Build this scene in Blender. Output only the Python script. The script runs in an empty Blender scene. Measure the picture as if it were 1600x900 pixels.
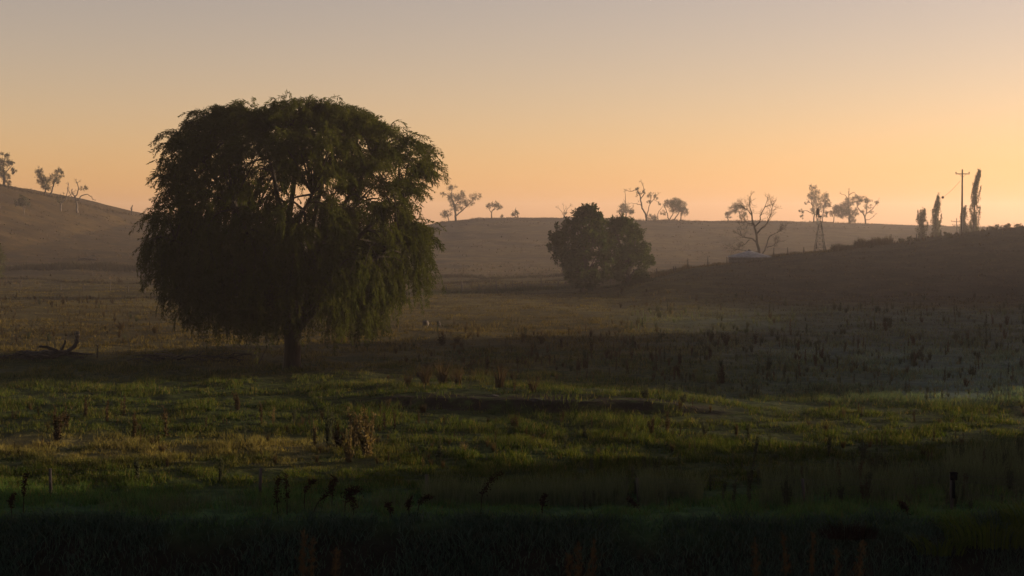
import bpy, math, random
import numpy as np
from mathutils import Vector

SC = bpy.context.scene
R = math.radians
rng = np.random.default_rng(7)
random.seed(7)

# ------------------------------------------------------------------ camera
F_PX, HOR, CAM_Z = 2400.0, 350.0, 8.0          # focal length and horizon row of the 1600x900 photo
cam_d = bpy.data.cameras.new('camera')
cam_d.lens = 36.0 * F_PX / 1600.0
cam_d.sensor_width = 36.0
cam_d.clip_start, cam_d.clip_end = 0.2, 6000.0
cam_d.dof.use_dof = True
cam_d.dof.focus_distance = 84.0
cam_d.dof.aperture_fstop = 2.8
cam = bpy.data.objects.new('camera', cam_d)
SC.collection.objects.link(cam)
cam.location = (0, 0, CAM_Z)
PITCH = math.atan((450.0 - HOR) / F_PX)
cam.rotation_euler = (R(90) - PITCH, 0, 0)
SC.camera = cam

# ------------------------------------------------------------------ sky, sun, exposure
SUN_AZ, SUN_EL = 71.0, 5.5                     # degrees clockwise from the view direction, above the horizon
world = bpy.data.worlds.new('World')
SC.world = world
world.use_nodes = True
wn = world.node_tree
wn.nodes.clear()
w_out = wn.nodes.new('ShaderNodeOutputWorld')
w_bg = wn.nodes.new('ShaderNodeBackground')
w_sky = wn.nodes.new('ShaderNodeTexSky')
w_sky.sky_type = 'NISHITA'
w_sky.sun_disc = False
w_sky.sun_elevation = R(SUN_EL)
w_sky.sun_rotation = R(SUN_AZ)
w_sky.altitude = 2300
w_sky.air_density = 1.3
w_sky.dust_density = 3.5
w_sky.ozone_density = 1.0
w_bg.inputs['Strength'].default_value = 0.10
w_mul = wn.nodes.new('ShaderNodeMix')
w_mul.data_type = 'RGBA'; w_mul.blend_type = 'MULTIPLY'
w_mul.inputs[0].default_value = 1.0
w_mul.inputs[7].default_value = (0.94, 0.62, 0.595, 1)      # warm white balance of the whole sky
wn.links.new(w_sky.outputs[0], w_mul.inputs[6])
wn.links.new(w_mul.outputs[2], w_bg.inputs['Color'])
wn.links.new(w_bg.outputs[0], w_out.inputs['Surface'])

sun_d = bpy.data.lights.new('sun', 'SUN')
sun_d.energy = 5.0
sun_d.angle = R(0.6)
sun_d.color = (1.0, 0.74, 0.50)
sun = bpy.data.objects.new('sun', sun_d)
SC.collection.objects.link(sun)
sdir = Vector((math.sin(R(SUN_AZ)) * math.cos(R(SUN_EL)), math.cos(R(SUN_AZ)) * math.cos(R(SUN_EL)), math.sin(R(SUN_EL))))
sun.rotation_euler = sdir.to_track_quat('Z', 'Y').to_euler()
sun.location = (150, -30, 60)

SC.view_settings.view_transform = 'Standard'
SC.view_settings.look = 'None'
SC.view_settings.gamma = 1.0
SC.view_settings.use_curve_mapping = False
SC.view_settings.exposure = 1.3
SC.render.engine = 'CYCLES'
SC.cycles.use_denoising = True
SC.cycles.max_bounces = 6
SC.cycles.diffuse_bounces = 2
SC.cycles.transmission_bounces = 4
SC.cycles.transparent_max_bounces = 4
SC.cycles.volume_bounces = 1
SC.cycles.caustics_reflective = False
SC.cycles.caustics_refractive = False

# ------------------------------------------------------------------ helpers
COL = SC.collection


def ray(px, py):
    """direction through a photo pixel, scaled to y = 1"""
    return (px - 800.0) / F_PX, (HOR - py) / F_PX


def at(px, py, Y):
    a, b = ray(px, py)
    return np.array((a * Y, Y, CAM_Z + b * Y))


def vnoise(x, y, seed=0):
    x = np.asarray(x, float); y = np.asarray(y, float)
    xi = np.floor(x).astype(np.int64); yi = np.floor(y).astype(np.int64)
    fx, fy = x - xi, y - yi
    fx = fx * fx * (3 - 2 * fx); fy = fy * fy * (3 - 2 * fy)

    def h(i, j):
        n = (i * 374761393 + j * 668265263 + seed * 1442695041) & 0x7fffffff
        n = ((n ^ (n >> 13)) * 1274126177) & 0x7fffffff
        n = ((n ^ (n >> 16)) * 1103515245 + 12345) & 0x7fffffff
        return ((n >> 8) & 0xffff) / 65535.0
    a, b, c, d = h(xi, yi), h(xi + 1, yi), h(xi, yi + 1), h(xi + 1, yi + 1)
    return (a * (1 - fx) + b * fx) * (1 - fy) + (c * (1 - fx) + d * fx) * fy


def fbm(x, y, seed=0, oct=3):
    s, a, t = 0, 1.0, 0
    for k in range(oct):
        s = s + a * vnoise(x * 2 ** k, y * 2 ** k, seed + k * 17); t += a; a *= 0.5
    return s / t


def sstep(a, b, x):
    t = np.clip((np.asarray(x, float) - a) / (b - a), 0, 1)
    return t * t * (3 - 2 * t)


def crest_world(pts):
    X, Y, Z = [], [], []
    for px, py, D in pts:
        p = at(px, py, D); X.append(p[0]); Y.append(p[1]); Z.append(p[2])
    return np.array(X), np.array(Y), np.array(Z)


BACK = crest_world([(-500, 250, 400), (-150, 268, 410), (0, 290, 420), (40, 298, 425), (100, 312, 430), (160, 327, 440), (205, 335, 450),
                    (250, 344, 465), (330, 352, 480), (450, 356, 500), (560, 358, 515), (650, 356, 520), (690, 348, 520), (740, 343, 520),
                    (800, 340, 520), (900, 341, 520), (1040, 345, 520), (1150, 346, 520), (1250, 347, 520), (1400, 351, 520),
                    (1440, 353, 520), (1600, 358, 520), (2000, 362, 520), (2800, 360, 520)])
RIDGE = crest_world([(940, 448, 187), (1000, 438, 192), (1040, 430, 196), (1075, 421, 200), (1106, 416, 203), (1140, 411, 207), (1200, 405, 212),
                     (1240, 397, 215), (1300, 390, 219), (1390, 379, 224), (1430, 372, 227), (1500, 361, 230), (1545, 355, 232),
                     (1600, 349, 234), (1750, 330, 236), (2000, 295, 236), (2600, 245, 236), (4200, 225, 236)])  # points past the right edge raised to shade the right slope


def terrain(X, Y):
    X = np.asarray(X, float); Y = np.asarray(Y, float)
    z = -1.5 * sstep(150, 300, Y)
    # creek bank in front, slope on which the camera stands
    z = z - 1.7 * (1 - sstep(39.2, 41.2, Y + 0.7 * (vnoise(X * .35, 0 * X, 5) - .5)))
    near = 7.0 - 0.247 * Y - 0.02 * np.abs(X)
    z = np.where(Y < 38, np.maximum(z, near), z)
    # far hills
    bx, by, bz = BACK
    cy, cz = np.interp(X, bx, by), np.interp(X, bx, bz)
    foot = np.interp(X, [-170, -60, -20, 40], [225, 250, 315, 330])
    t = (Y - foot) / (cy - foot)
    up = np.where(t < 1, np.clip(t, 0, 1) ** 1.25 * (1 - 0.0 * t), 1.0)
    tt = np.clip(t, 0, 1)
    up = 0.45 * tt + 0.55 * sstep(0, 1, tt)
    hz = -1.5 + (cz + 1.5) * up
    hz = np.where(Y > cy, cz - 0.00045 * (Y - cy) ** 2, hz)
    hz = np.where(Y > cy + 300, cz - 40.5 - 0.05 * (Y - cy - 300), hz)
    z = np.where(Y > foot, np.where(Y > cy, hz, np.maximum(hz, z)), z)
    # right hill
    rx, ry, rz = RIDGE
    yr = np.interp(X, rx, ry)
    zr = np.interp(X, rx, rz + 0.5) * sstep(10, 17, X)
    d = Y - yr
    wid = np.interp(X, [15, 80, 200], [40, 78, 95])
    front = sstep(-1, 0, d / wid) ** 0.9
    back = 1 - sstep(0, 1, d / 70.0)
    rh = np.where(d < 0, front, back) * zr
    z = z + rh
    # unseen hillside to the right, its heights shaped to lay shade bands over the paddock
    t_ = Y - X / math.tan(R(SUN_AZ))            # heights vary across the light: the low gap leaves a lit band
    prof = np.interp(t_, [-200, 20, 42, 49.5, 53, 63, 66, 72, 83, 85.5, 96, 104, 108, 165, 185, 200],
                     [24, 24, 20.5, 18.5, 3, 3, 14.5, 15.6, 16.0, 18.6, 20.6, 20.6, 14, 13.2, 5, 0])
    side = sstep(0, 1, (X - 48 - 0.12 * Y) / 95.0)
    z = np.maximum(z, z * (1 - side) + np.maximum(z, prof) * side)
    # relief
    amp = np.interp(Y, [38, 42, 60, 130, 240, 420], [0.02, .22, .38, .5, .9, 0.9])
    z = z + amp * (fbm(X / 9.0, Y / 9.0, 3, 3) - .5)
    z = z + np.interp(Y, [40, 44, 90, 130], [0, .16, .14, 0]) * (fbm(X / 1.3, Y / 1.3, 9, 2) - .5)
    # low scarp of bare earth in the middle of the paddock
    sx = np.exp(-((X - 1.0) / 7.5) ** 4)
    e = 66.2 - 0.18 * X + 1.2 * (vnoise(X * .4, X * 0, 21) - .5)
    z = z + 0.45 * sx * sstep(-0.9, 0.1, Y - e) * (1 - sstep(4, 11, Y - e))
    # mound under the fallen timber at the left
    z = z + 0.55 * np.exp(-((X + 29) / 7.0) ** 2 - ((Y - 90) / 2.2) ** 2)
    z = z + 0.5 * np.exp(-((X + 17.5) / 3.2) ** 2 - ((Y - 91) / 2.0) ** 2)
    return z


def tz(x, y):
    return float(terrain(np.array([x]), np.array([y]))[0])


def ground_at(px, py):
    """point of the terrain under a photo pixel (march along its ray)"""
    a, b = ray(px, py)
    Y = np.concatenate((np.arange(41, 120, .1), np.arange(120, 560, .4)))
    g = terrain(a * Y, Y) - (CAM_Z + b * Y)
    k = np.nonzero(g > 0)[0]
    y = Y[k[0]] if len(k) else 520.0
    return np.array((a * y, y, tz(a * y, y)))


class Acc:
    """collects vertices and faces of one mesh"""
    def __init__(self):
        self.v, self.f3, self.f4, self.n, self.a = [], [], [], 0, []

    def add(self, v, f3=None, f4=None, attr=None):
        v = np.asarray(v, float).reshape(-1, 3)
        if f3 is not None and len(f3): self.f3.append(np.asarray(f3, np.int64).reshape(-1, 3) + self.n)
        if f4 is not None and len(f4): self.f4.append(np.asarray(f4, np.int64).reshape(-1, 4) + self.n)
        self.v.append(v); self.n += len(v)
        self.a.append(np.full(len(v), 0.5) if attr is None else np.broadcast_to(np.asarray(attr, float), (len(v),)))

    def mesh(self, name, mat, smooth=False):
        me = bpy.data.meshes.new(name)
        v = np.concatenate(self.v) if self.v else np.zeros((0, 3))
        f3 = np.concatenate(self.f3) if self.f3 else np.zeros((0, 3), np.int64)
        f4 = np.concatenate(self.f4) if self.f4 else np.zeros((0, 4), np.int64)
        me.vertices.add(len(v)); me.vertices.foreach_set('co', v.ravel().astype(np.float32))
        nl = f3.size + f4.size
        me.loops.add(nl)
        me.loops.foreach_set('vertex_index', np.concatenate((f3.ravel(), f4.ravel())).astype(np.int32))
        npoly = len(f3) + len(f4)
        me.polygons.add(npoly)
        st = np.concatenate((np.arange(len(f3)) * 3, len(f3) * 3 + np.arange(len(f4)) * 4)).astype(np.int32)
        me.polygons.foreach_set('loop_start', st)
        if smooth: me.polygons.foreach_set('use_smooth', np.ones(npoly, bool))
        at_ = me.attributes.new('rnd', 'FLOAT', 'POINT')
        at_.data.foreach_set('value', np.concatenate(self.a).astype(np.float32) if self.a else [])
        me.update(calc_edges=True)
        me.validate()
        if mat: me.materials.append(mat)
        return me

    def obj(self, name, mat, parent=None, smooth=False, loc=None):
        o = bpy.data.objects.new(name, self.mesh(name, mat, smooth))
        COL.objects.link(o)
        if parent: o.parent = parent
        if loc is not None: o.location = loc
        return o

    # -------- shapes
    def tube(self, pts, rad, sides=6, cap=True):
        p = np.asarray(pts, float); n = len(p)
        r = np.broadcast_to(np.asarray(rad, float), (n,)) if np.ndim(rad) == 0 else np.asarray(rad, float)
        t = np.gradient(p, axis=0); t /= np.linalg.norm(t, axis=1)[:, None] + 1e-9
        ref = np.array((0.0, 1, 0)) if abs(t[0][1]) < .8 else np.array((1.0, 0, 0))
        u = np.cross(t, ref); u /= np.linalg.norm(u, axis=1)[:, None] + 1e-9
        w = np.cross(t, u)
        an = np.arange(sides) / sides * 2 * math.pi
        v = p[:, None] + r[:, None, None] * (np.cos(an)[None, :, None] * u[:, None] + np.sin(an)[None, :, None] * w[:, None])
        v = v.reshape(-1, 3)
        f = []
        for i in range(n - 1):
            a = i * sides + np.arange(sides); b = i * sides + (np.arange(sides) + 1) % sides
            f.append(np.stack((a, b, b + sides, a + sides), 1))
        f3 = []
        if cap:
            v = np.concatenate((v, p[:1], p[-1:]))
            k = np.arange(sides); k2 = (k + 1) % sides
            f3 = np.concatenate((np.stack((k2, k, np.full(sides, n * sides)), 1),
                                 np.stack((k + (n - 1) * sides, k2 + (n - 1) * sides, np.full(sides, n * sides + 1)), 1)))
        self.add(v, f3, np.concatenate(f))

    def box(self, c, s, rz=0.0):
        x, y, z = np.array(s) / 2
        v = np.array([(-x, -y, -z), (x, -y, -z), (x, y, -z), (-x, y, -z), (-x, -y, z), (x, -y, z), (x, y, z), (-x, y, z)])
        cs, sn = math.cos(rz), math.sin(rz)
        v = np.stack((v[:, 0] * cs - v[:, 1] * sn, v[:, 0] * sn + v[:, 1] * cs, v[:, 2]), 1) + np.array(c)
        self.add(v, None, [(0, 3, 2, 1), (4, 5, 6, 7), (0, 1, 5, 4), (1, 2, 6, 5), (2, 3, 7, 6), (3, 0, 4, 7)])

    def leaves(self, c, d, ln, wd, attr=None):
        """kite leaves: c start, d unit direction, ln length, wd width (arrays)"""
        c = np.asarray(c, float); n = len(c)
        if not n: return
        d = d / (np.linalg.norm(d, axis=1)[:, None] + 1e-9)
        q = rng.normal(size=(n, 3))
        s = np.cross(d, q); s /= np.linalg.norm(s, axis=1)[:, None] + 1e-9
        nn = np.cross(d, s)
        ln = np.broadcast_to(ln, (n,))[:, None]; wd = np.broadcast_to(wd, (n,))[:, None]
        v = np.stack((c, c + d * ln * .45 + s * wd * .5 + nn * wd * .15, c + d * ln, c + d * ln * .45 - s * wd * .5 + nn * wd * .15), 1).reshape(-1, 3)
        i = np.arange(n) * 4
        a = rng.random(n) if attr is None else attr
        self.add(v, None, np.stack((i, i + 1, i + 2, i + 3), 1), np.repeat(a, 4))

    def blades(self, b, h, w, lean, az, attr=None, seg=1, tipdrop=0.0):
        """grass blades: base points, height, width, horizontal lean, azimuth of lean"""
        b = np.asarray(b, float); n = len(b)
        if not n: return
        h = np.broadcast_to(h, (n,)); w = np.broadcast_to(w, (n,)); lean = np.broadcast_to(lean, (n,))
        d = np.stack((np.cos(az), np.sin(az), 0 * az), 1)
        ta = rng.random(n) * 2 * math.pi
        s = np.stack((np.cos(ta), np.sin(ta), 0 * ta), 1) * w[:, None] * .5
        up = np.array((0, 0, 1.0))
        a = rng.random(n) if attr is None else attr
        if seg == 1:
            v = np.stack((b - s, b + s, b + up * h[:, None] + d * lean[:, None]), 1).reshape(-1, 3)
            i = np.arange(n) * 3
            self.add(v, np.stack((i, i + 1, i + 2), 1), None, np.repeat(a, 3))
        else:
            rows = []
            for k in range(seg):
                t = k / seg
                p = b + up * (h * (t - tipdrop * t ** 3))[:, None] + d * (lean * t ** 2)[:, None]
                rows += [p - s * (1 - .55 * t), p + s * (1 - .55 * t)]
            rows.append(b + up * (h * (1 - tipdrop))[:, None] + d * lean[:, None])
            v = np.stack(rows, 1).reshape(-1, 3); m = 2 * seg + 1
            i = np.arange(n) * m
            f4 = [np.stack((i + 2 * k, i + 2 * k + 1, i + 2 * k + 3, i + 2 * k + 2), 1) for k in range(seg - 1)]
            f3 = np.stack((i + m - 3, i + m - 2, i + m - 1), 1)
            self.add(v, f3, np.concatenate(f4), np.repeat(a, m))


def empty(name, loc=(0, 0, 0), rz=0.0):
    o = bpy.data.objects.new(name, None)
    o.empty_display_size = .3
    COL.objects.link(o); o.location = loc; o.rotation_euler = (0, 0, rz)
    return o


def tag(o, label, cat, group=None):
    o['label'] = label; o['category'] = cat
    if group: o['group'] = group
    return o


# ------------------------------------------------------------------ materials
def new_mat(name):
    m = bpy.data.materials.new(name); m.use_nodes = True
    nt = m.node_tree; nt.nodes.clear()
    out = nt.nodes.new('ShaderNodeOutputMaterial')
    return m, nt, out


def nd(nt, typ, **kw):
    n = nt.nodes.new(typ)
    for k, v in kw.items(): setattr(n, k, v)
    return n


def mix(nt, fac, a, b, blend='MIX'):
    n = nd(nt, 'ShaderNodeMix', data_type='RGBA', blend_type=blend)
    for sock, val in ((n.inputs[0], fac), (n.inputs[6], a), (n.inputs[7], b)):
        if isinstance(val, bpy.types.NodeSocket): nt.links.new(val, sock)
        elif isinstance(val, (int, float)): sock.default_value = val
        else: sock.default_value = (*val, 1)
    return n.outputs[2]


def noise(nt, scale, detail=3, vec=None, rough=.55):
    n = nd(nt, 'ShaderNodeTexNoise'); n.inputs['Scale'].default_value = scale
    n.inputs['Detail'].default_value = detail; n.inputs['Roughness'].default_value = rough
    if vec is not None: nt.links.new(vec, n.inputs['Vector'])
    return n.outputs[0]


def ramp(nt, val, a, b):
    n = nd(nt, 'ShaderNodeMapRange', interpolation_type='SMOOTHSTEP')
    nt.links.new(val, n.inputs[0]); n.inputs[1].default_value = a; n.inputs[2].default_value = b
    return n.outputs[0]


def math_(nt, op, a, b):
    n = nd(nt, 'ShaderNodeMath', operation=op)
    for s, v in zip(n.inputs, (a, b)):
        if isinstance(v, bpy.types.NodeSocket): nt.links.new(v, s)
        else: s.default_value = v
    return n.outputs[0]


STRAW, GREEN, RUST, SOIL = (.20, .145, .05), (.058, .075, .016), (.115, .080, .028), (.030, .023, .016)


def cover_color(nt):
    """colour of the pasture by world position, with some skylight, shade and haze put in: fresh green near, dry straw beyond, bare earth at the scarp"""
    geo = nd(nt, 'ShaderNodeNewGeometry'); pos = geo.outputs['Position']
    sp = nd(nt, 'ShaderNodeSeparateXYZ'); nt.links.new(pos, sp.inputs[0])
    x, y = sp.outputs[0], sp.outputs[1]
    big = noise(nt, .045, 3, pos); mid = noise(nt, .28, 3, pos); fine = noise(nt, 1.7, 2, pos)
    green = mix(nt, ramp(nt, fine, .35, .7), (.040, .056, .012), (.085, .090, .018))
    dry = mix(nt, ramp(nt, mid, .35, .68), RUST, STRAW)
    # share of dry grass grows with distance
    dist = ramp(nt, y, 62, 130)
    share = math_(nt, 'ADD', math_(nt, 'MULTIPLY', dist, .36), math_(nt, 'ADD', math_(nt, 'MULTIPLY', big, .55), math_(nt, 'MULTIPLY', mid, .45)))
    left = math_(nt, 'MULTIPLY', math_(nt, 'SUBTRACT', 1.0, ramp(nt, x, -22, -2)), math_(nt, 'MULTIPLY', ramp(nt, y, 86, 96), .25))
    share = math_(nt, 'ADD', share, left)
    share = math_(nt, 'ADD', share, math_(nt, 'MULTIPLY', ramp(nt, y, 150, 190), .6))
    col = mix(nt, ramp(nt, share, .50, .82), green, dry)
    # dry strip along the left of the near paddock
    strip = math_(nt, 'MULTIPLY', math_(nt, 'SUBTRACT', 1.0, ramp(nt, x, -9, -2)), math_(nt, 'MULTIPLY', ramp(nt, y, 49, 52), math_(nt, 'SUBTRACT', 1.0, ramp(nt, y, 56, 60))))
    col = mix(nt, math_(nt, 'MULTIPLY', strip, ramp(nt, mid, .25, .6)), col, STRAW)
    # greyer frost-bleached herbage on the right, greened and lifted for cool light in its shade
    wob = math_(nt, 'MULTIPLY', math_(nt, 'SUBTRACT', big, .5), 34.0)
    right = math_(nt, 'MULTIPLY', ramp(nt, math_(nt, 'ADD', x, wob), 2, 26), math_(nt, 'MULTIPLY', ramp(nt, y, 66, 72), math_(nt, 'SUBTRACT', 1.0, ramp(nt, math_(nt, 'ADD', y, wob), 112, 172))))
    col = mix(nt, math_(nt, 'MULTIPLY', right, .75), col, mix(nt, ramp(nt, mid, .3, .7), (.13, .18, .14), (.24, .30, .235)))
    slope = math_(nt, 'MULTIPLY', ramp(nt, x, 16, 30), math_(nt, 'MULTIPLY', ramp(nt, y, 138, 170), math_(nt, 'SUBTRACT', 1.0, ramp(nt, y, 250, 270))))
    col = mix(nt, math_(nt, 'MULTIPLY', slope, .8), col, mix(nt, ramp(nt, mid, .35, .7), (.045, .034, .020), (.085, .062, .034)))   # brown hillside, darkened for the shade that the haze washes out
    lush = math_(nt, 'MULTIPLY', math_(nt, 'SUBTRACT', 1.0, ramp(nt, y, 43.5, 48.0)), .7)      # greener near the creek, lifted to offset the warm light in its shade
    col = mix(nt, lush, col, mix(nt, ramp(nt, fine, .3, .7), (.075, .150, .045), (.12, .21, .065)))
    mp = nd(nt, 'ShaderNodeMapping'); mp.inputs['Scale'].default_value = (.35, 1.6, 1.6); nt.links.new(pos, mp.inputs[0])
    band = noise(nt, .06, 4, mp.outputs[0], .65)
    col = mix(nt, math_(nt, 'MULTIPLY', ramp(nt, y, 170, 230), ramp(nt, band, .46, .62)), col, mix(nt, mid, (.07, .055, .025), (.12, .085, .04)))
    col = mix(nt, 1.0, col, mix(nt, ramp(nt, y, 238, 300), mix(nt, ramp(nt, y, 84, 112), (.70, .86, .92), (.42, .48, .46)), mix(nt, ramp(nt, x, -70, -25), (.33, .31, .30), (.47, .47, .49))), 'MULTIPLY')  # tones by distance stand in for cool skylight near and valley haze far
    return col, pos, x, y, mid, fine


def pasture_mats():
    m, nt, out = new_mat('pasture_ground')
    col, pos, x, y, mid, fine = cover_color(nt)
    edge = noise(nt, .5, 3, pos)
    s1 = math_(nt, 'MULTIPLY', ramp(nt, x, -9, -5), math_(nt, 'SUBTRACT', 1.0, ramp(nt, x, 7, 11)))
    yy = math_(nt, 'ADD', math_(nt, 'ADD', y, math_(nt, 'MULTIPLY', x, .18)), math_(nt, 'MULTIPLY', edge, 3.0))
    s2 = math_(nt, 'MULTIPLY', ramp(nt, yy, 66.4, 67.0), math_(nt, 'SUBTRACT', 1.0, ramp(nt, yy, 68.3, 70.5)))
    col = mix(nt, math_(nt, 'MULTIPLY', math_(nt, 'MULTIPLY', s1, s2), ramp(nt, noise(nt, .9, 3, pos), .38, .55)), col, SOIL)
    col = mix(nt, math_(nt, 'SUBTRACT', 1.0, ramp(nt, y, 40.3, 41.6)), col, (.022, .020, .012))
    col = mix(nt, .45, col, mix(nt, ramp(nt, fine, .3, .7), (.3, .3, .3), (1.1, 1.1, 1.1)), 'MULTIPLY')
    col = mix(nt, math_(nt, 'SUBTRACT', 1.0, ramp(nt, y, 100, 150)), col, mix(nt, 1.0, col, (.62, .62, .62), 'MULTIPLY'))   # ground under the nearer grass darker than its blades
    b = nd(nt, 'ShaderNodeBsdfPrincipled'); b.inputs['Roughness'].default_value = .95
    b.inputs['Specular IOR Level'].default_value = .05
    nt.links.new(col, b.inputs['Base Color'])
    bump = nd(nt, 'ShaderNodeBump'); bump.inputs['Strength'].default_value = .9; bump.inputs['Distance'].default_value = .25
    nt.links.new(noise(nt, 1.1, 5, pos, .7), bump.inputs['Height']); nt.links.new(bump.outputs[0], b.inputs['Normal'])
    nt.links.new(b.outputs[0], out.inputs[0])
    g, nt, out = new_mat('pasture_grass')
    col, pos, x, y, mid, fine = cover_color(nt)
    at_ = nd(nt, 'ShaderNodeAttribute', attribute_name='rnd')
    col = mix(nt, 1.0, col, mix(nt, at_.outputs['Fac'], (.45, .48, .5), (1.6, 1.5, 1.4)), 'MULTIPLY')
    col = mix(nt, ramp(nt, at_.outputs['Fac'], .80, .95), col, (.11, .088, .036))
    leaf_shader(nt, out, col, .35)
    return m, g


def leaf_shader(nt, out, col, trans):
    d = nd(nt, 'ShaderNodeBsdfDiffuse'); t = nd(nt, 'ShaderNodeBsdfTranslucent')
    nt.links.new(col, d.inputs[0])
    nt.links.new(mix(nt, 1.0, col, (1.25, 1.15, .6), 'MULTIPLY'), t.inputs[0])
    ms = nd(nt, 'ShaderNodeMixShader'); ms.inputs[0].default_value = trans
    nt.links.new(d.outputs[0], ms.inputs[1]); nt.links.new(t.outputs[0], ms.inputs[2])
    nt.links.new(ms.outputs[0], out.inputs[0])


def leaf_mat(name, a, b, trans=.3):
    m, nt, out = new_mat(name)
    at_ = nd(nt, 'ShaderNodeAttribute', attribute_name='rnd')
    oi = nd(nt, 'ShaderNodeObjectInfo')
    f = math_(nt, 'ADD', math_(nt, 'MULTIPLY', at_.outputs['Fac'], .75), math_(nt, 'MULTIPLY', oi.outputs['Random'], .25))
    leaf_shader(nt, out, mix(nt, f, a, b), trans)
    return m


def rough_mat(name, a, b, scale=4.0, stretch=(1, 1, .2), rough=.9, metal=0.0, spec=.2):
    m, nt, out = new_mat(name)
    tc = nd(nt, 'ShaderNodeTexCoord'); mp = nd(nt, 'ShaderNodeMapping'); mp.inputs['Scale'].default_value = stretch
    nt.links.new(tc.outputs['Object'], mp.inputs[0])
    n1 = noise(nt, scale, 5, mp.outputs[0], .65)
    p = nd(nt, 'ShaderNodeBsdfPrincipled')
    nt.links.new(mix(nt, ramp(nt, n1, .3, .7), a, b), p.inputs['Base Color'])
    p.inputs['Roughness'].default_value = rough; p.inputs['Metallic'].default_value = metal
    p.inputs['Specular IOR Level'].default_value = spec
    bp = nd(nt, 'ShaderNodeBump'); bp.inputs['Strength'].default_value = .5; bp.inputs['Distance'].default_value = .03
    nt.links.new(n1, bp.inputs['Height']); nt.links.new(bp.outputs[0], p.inputs['Normal'])
    nt.links.new(p.outputs[0], out.inputs[0])
    return m


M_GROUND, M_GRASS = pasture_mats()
M_BANK = leaf_mat('bank_grass_leaf', (.018, .034, .024), (.065, .105, .070), .25)
M_TALL = leaf_mat('tall_grass_leaf', (.042, .060, .030), (.115, .135, .070), .3)
M_RUSH = leaf_mat('dark_rush', (.014, .013, .008), (.036, .031, .018), .2)
M_REED = leaf_mat('reed_leaf', (.03, .055, .008), (.085, .11, .016), .35)
M_WILLOW = leaf_mat('willow_leaf', (.019, .027, .007), (.052, .058, .013), .35)
M_BUSH = leaf_mat('broad_leaf', (.017, .029, .010), (.046, .062, .018), .3)
M_GUM = leaf_mat('gum_leaf', (0.0300, 0.0330, 0.0180), (0.0600, 0.0600, 0.0330), .3)
M_POPLAR = leaf_mat('poplar_leaf', (0.0270, 0.0330, 0.0132), (0.0600, 0.0600, 0.0240), .3)
M_WEED = leaf_mat('dry_weed', (.024, .018, .010), (.065, .047, .025), .25)
M_WEEDG = leaf_mat('green_weed', (.022, .028, .016), (.060, .066, .038), .25)
M_GOLD = leaf_mat('golden_weed', (.060, .048, .023), (.145, .112, .056), .3)
M_DOCK = leaf_mat('dock_seed', (0.0140, 0.0080, 0.0050), (0.0300, 0.0160, 0.0090), .15)
M_PLUME = leaf_mat('grass_plume', (.07, .045, .022), (.13, .085, .045), .3)
M_BARK = rough_mat('dark_bark', (.014, .011, .008), (.034, .027, .020), 5)
M_DEAD = rough_mat('grey_dead_wood', (.045, .037, .03), (.10, .085, .07), 3)
M_LOG = rough_mat('charred_wood', (.016, .013, .011), (.05, .042, .034), 4)
M_POST = rough_mat('weathered_post', (.03, .025, .02), (.075, .064, .053), 6)
M_WIRE = rough_mat('fence_wire', (.03, .027, .024), (.06, .055, .05), 8, rough=.6, metal=.4)
M_STEEL = rough_mat('galvanised_steel', (.025, .024, .023), (.055, .053, .05), 6, rough=.6, metal=.2)
M_TANK = rough_mat('tank_concrete', (.045, .042, .038), (.09, .083, .075), 2.5, (1, 1, .4))
M_ROOF = rough_mat('tank_roof_iron', (.13, .14, .145), (.24, .25, .255), 2.0, (1, 1, 1), rough=.7, metal=.1)
M_STONE = rough_mat('field_stone', (.012, .012, .013), (.03, .03, .031), 3, (1, 1, 1))
M_BLACK = rough_mat('black_plastic', (.004, .004, .004), (.008, .008, .008), 3, rough=1.0, spec=0.0)

# ------------------------------------------------------------------ ground
def build_ground():
    ys = [-60.0, -40, -25, -12, -4]
    y = 0.0
    while y < 1900:
        ys.append(y)
        if y < 36: y += 1.5
        elif y < 46: y += .22
        elif y < 110: y += .36
        elif y < 260: y += .9
        elif y < 560: y += 2.2
        else: y += 60
    ys = np.array(ys)
    u = np.concatenate((-np.geomspace(6, .52, 26), np.linspace(-.47, .47, 300), np.geomspace(.52, 6, 60)))
    half = np.clip(ys, 30, 560) * .80 + 8
    X = u[None, :] * half[:, None]
    Yg = np.broadcast_to(ys[:, None], X.shape)
    Z = terrain(X, Yg)
    v = np.stack((X, Yg, Z), 2).reshape(-1, 3)
    nr, nc = X.shape
    i = (np.arange(nr - 1)[:, None] * nc + np.arange(nc - 1)[None, :]).ravel()
    a = Acc(); a.add(v, None, np.stack((i, i + 1, i + 1 + nc, i + nc), 1))
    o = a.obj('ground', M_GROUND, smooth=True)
    o['kind'] = 'structure'; o['label'] = 'rolling dry pasture with paddock, creek bank and low hills'
    return v


GV = build_ground()


def build_haze():
    lo, hi = GV.min(0), GV.max(0)
    x0, x1, y0, y1 = lo[0] - 40, hi[0] + 40, lo[1] - 40, hi[1] + 40
    z0, z1 = lo[2] - 1.0, 34.0
    a = Acc(); a.box(((x0 + x1) / 2, (y0 + y1) / 2, (z0 + z1) / 2), (x1 - x0, y1 - y0, z1 - z0))
    m, nt, out = new_mat('morning_haze')
    p = nd(nt, 'ShaderNodeVolumePrincipled')
    p.inputs['Color'].default_value = (.94, .88, .88, 1)
    p.inputs['Density'].default_value = HAZE
    p.inputs['Anisotropy'].default_value = .6
    nt.links.new(p.outputs[0], out.inputs['Volume'])
    o = a.obj('haze', m); o['kind'] = 'stuff'; o['label'] = 'thin warm morning haze lying over the valley'


HAZE = 0.00034


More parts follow.
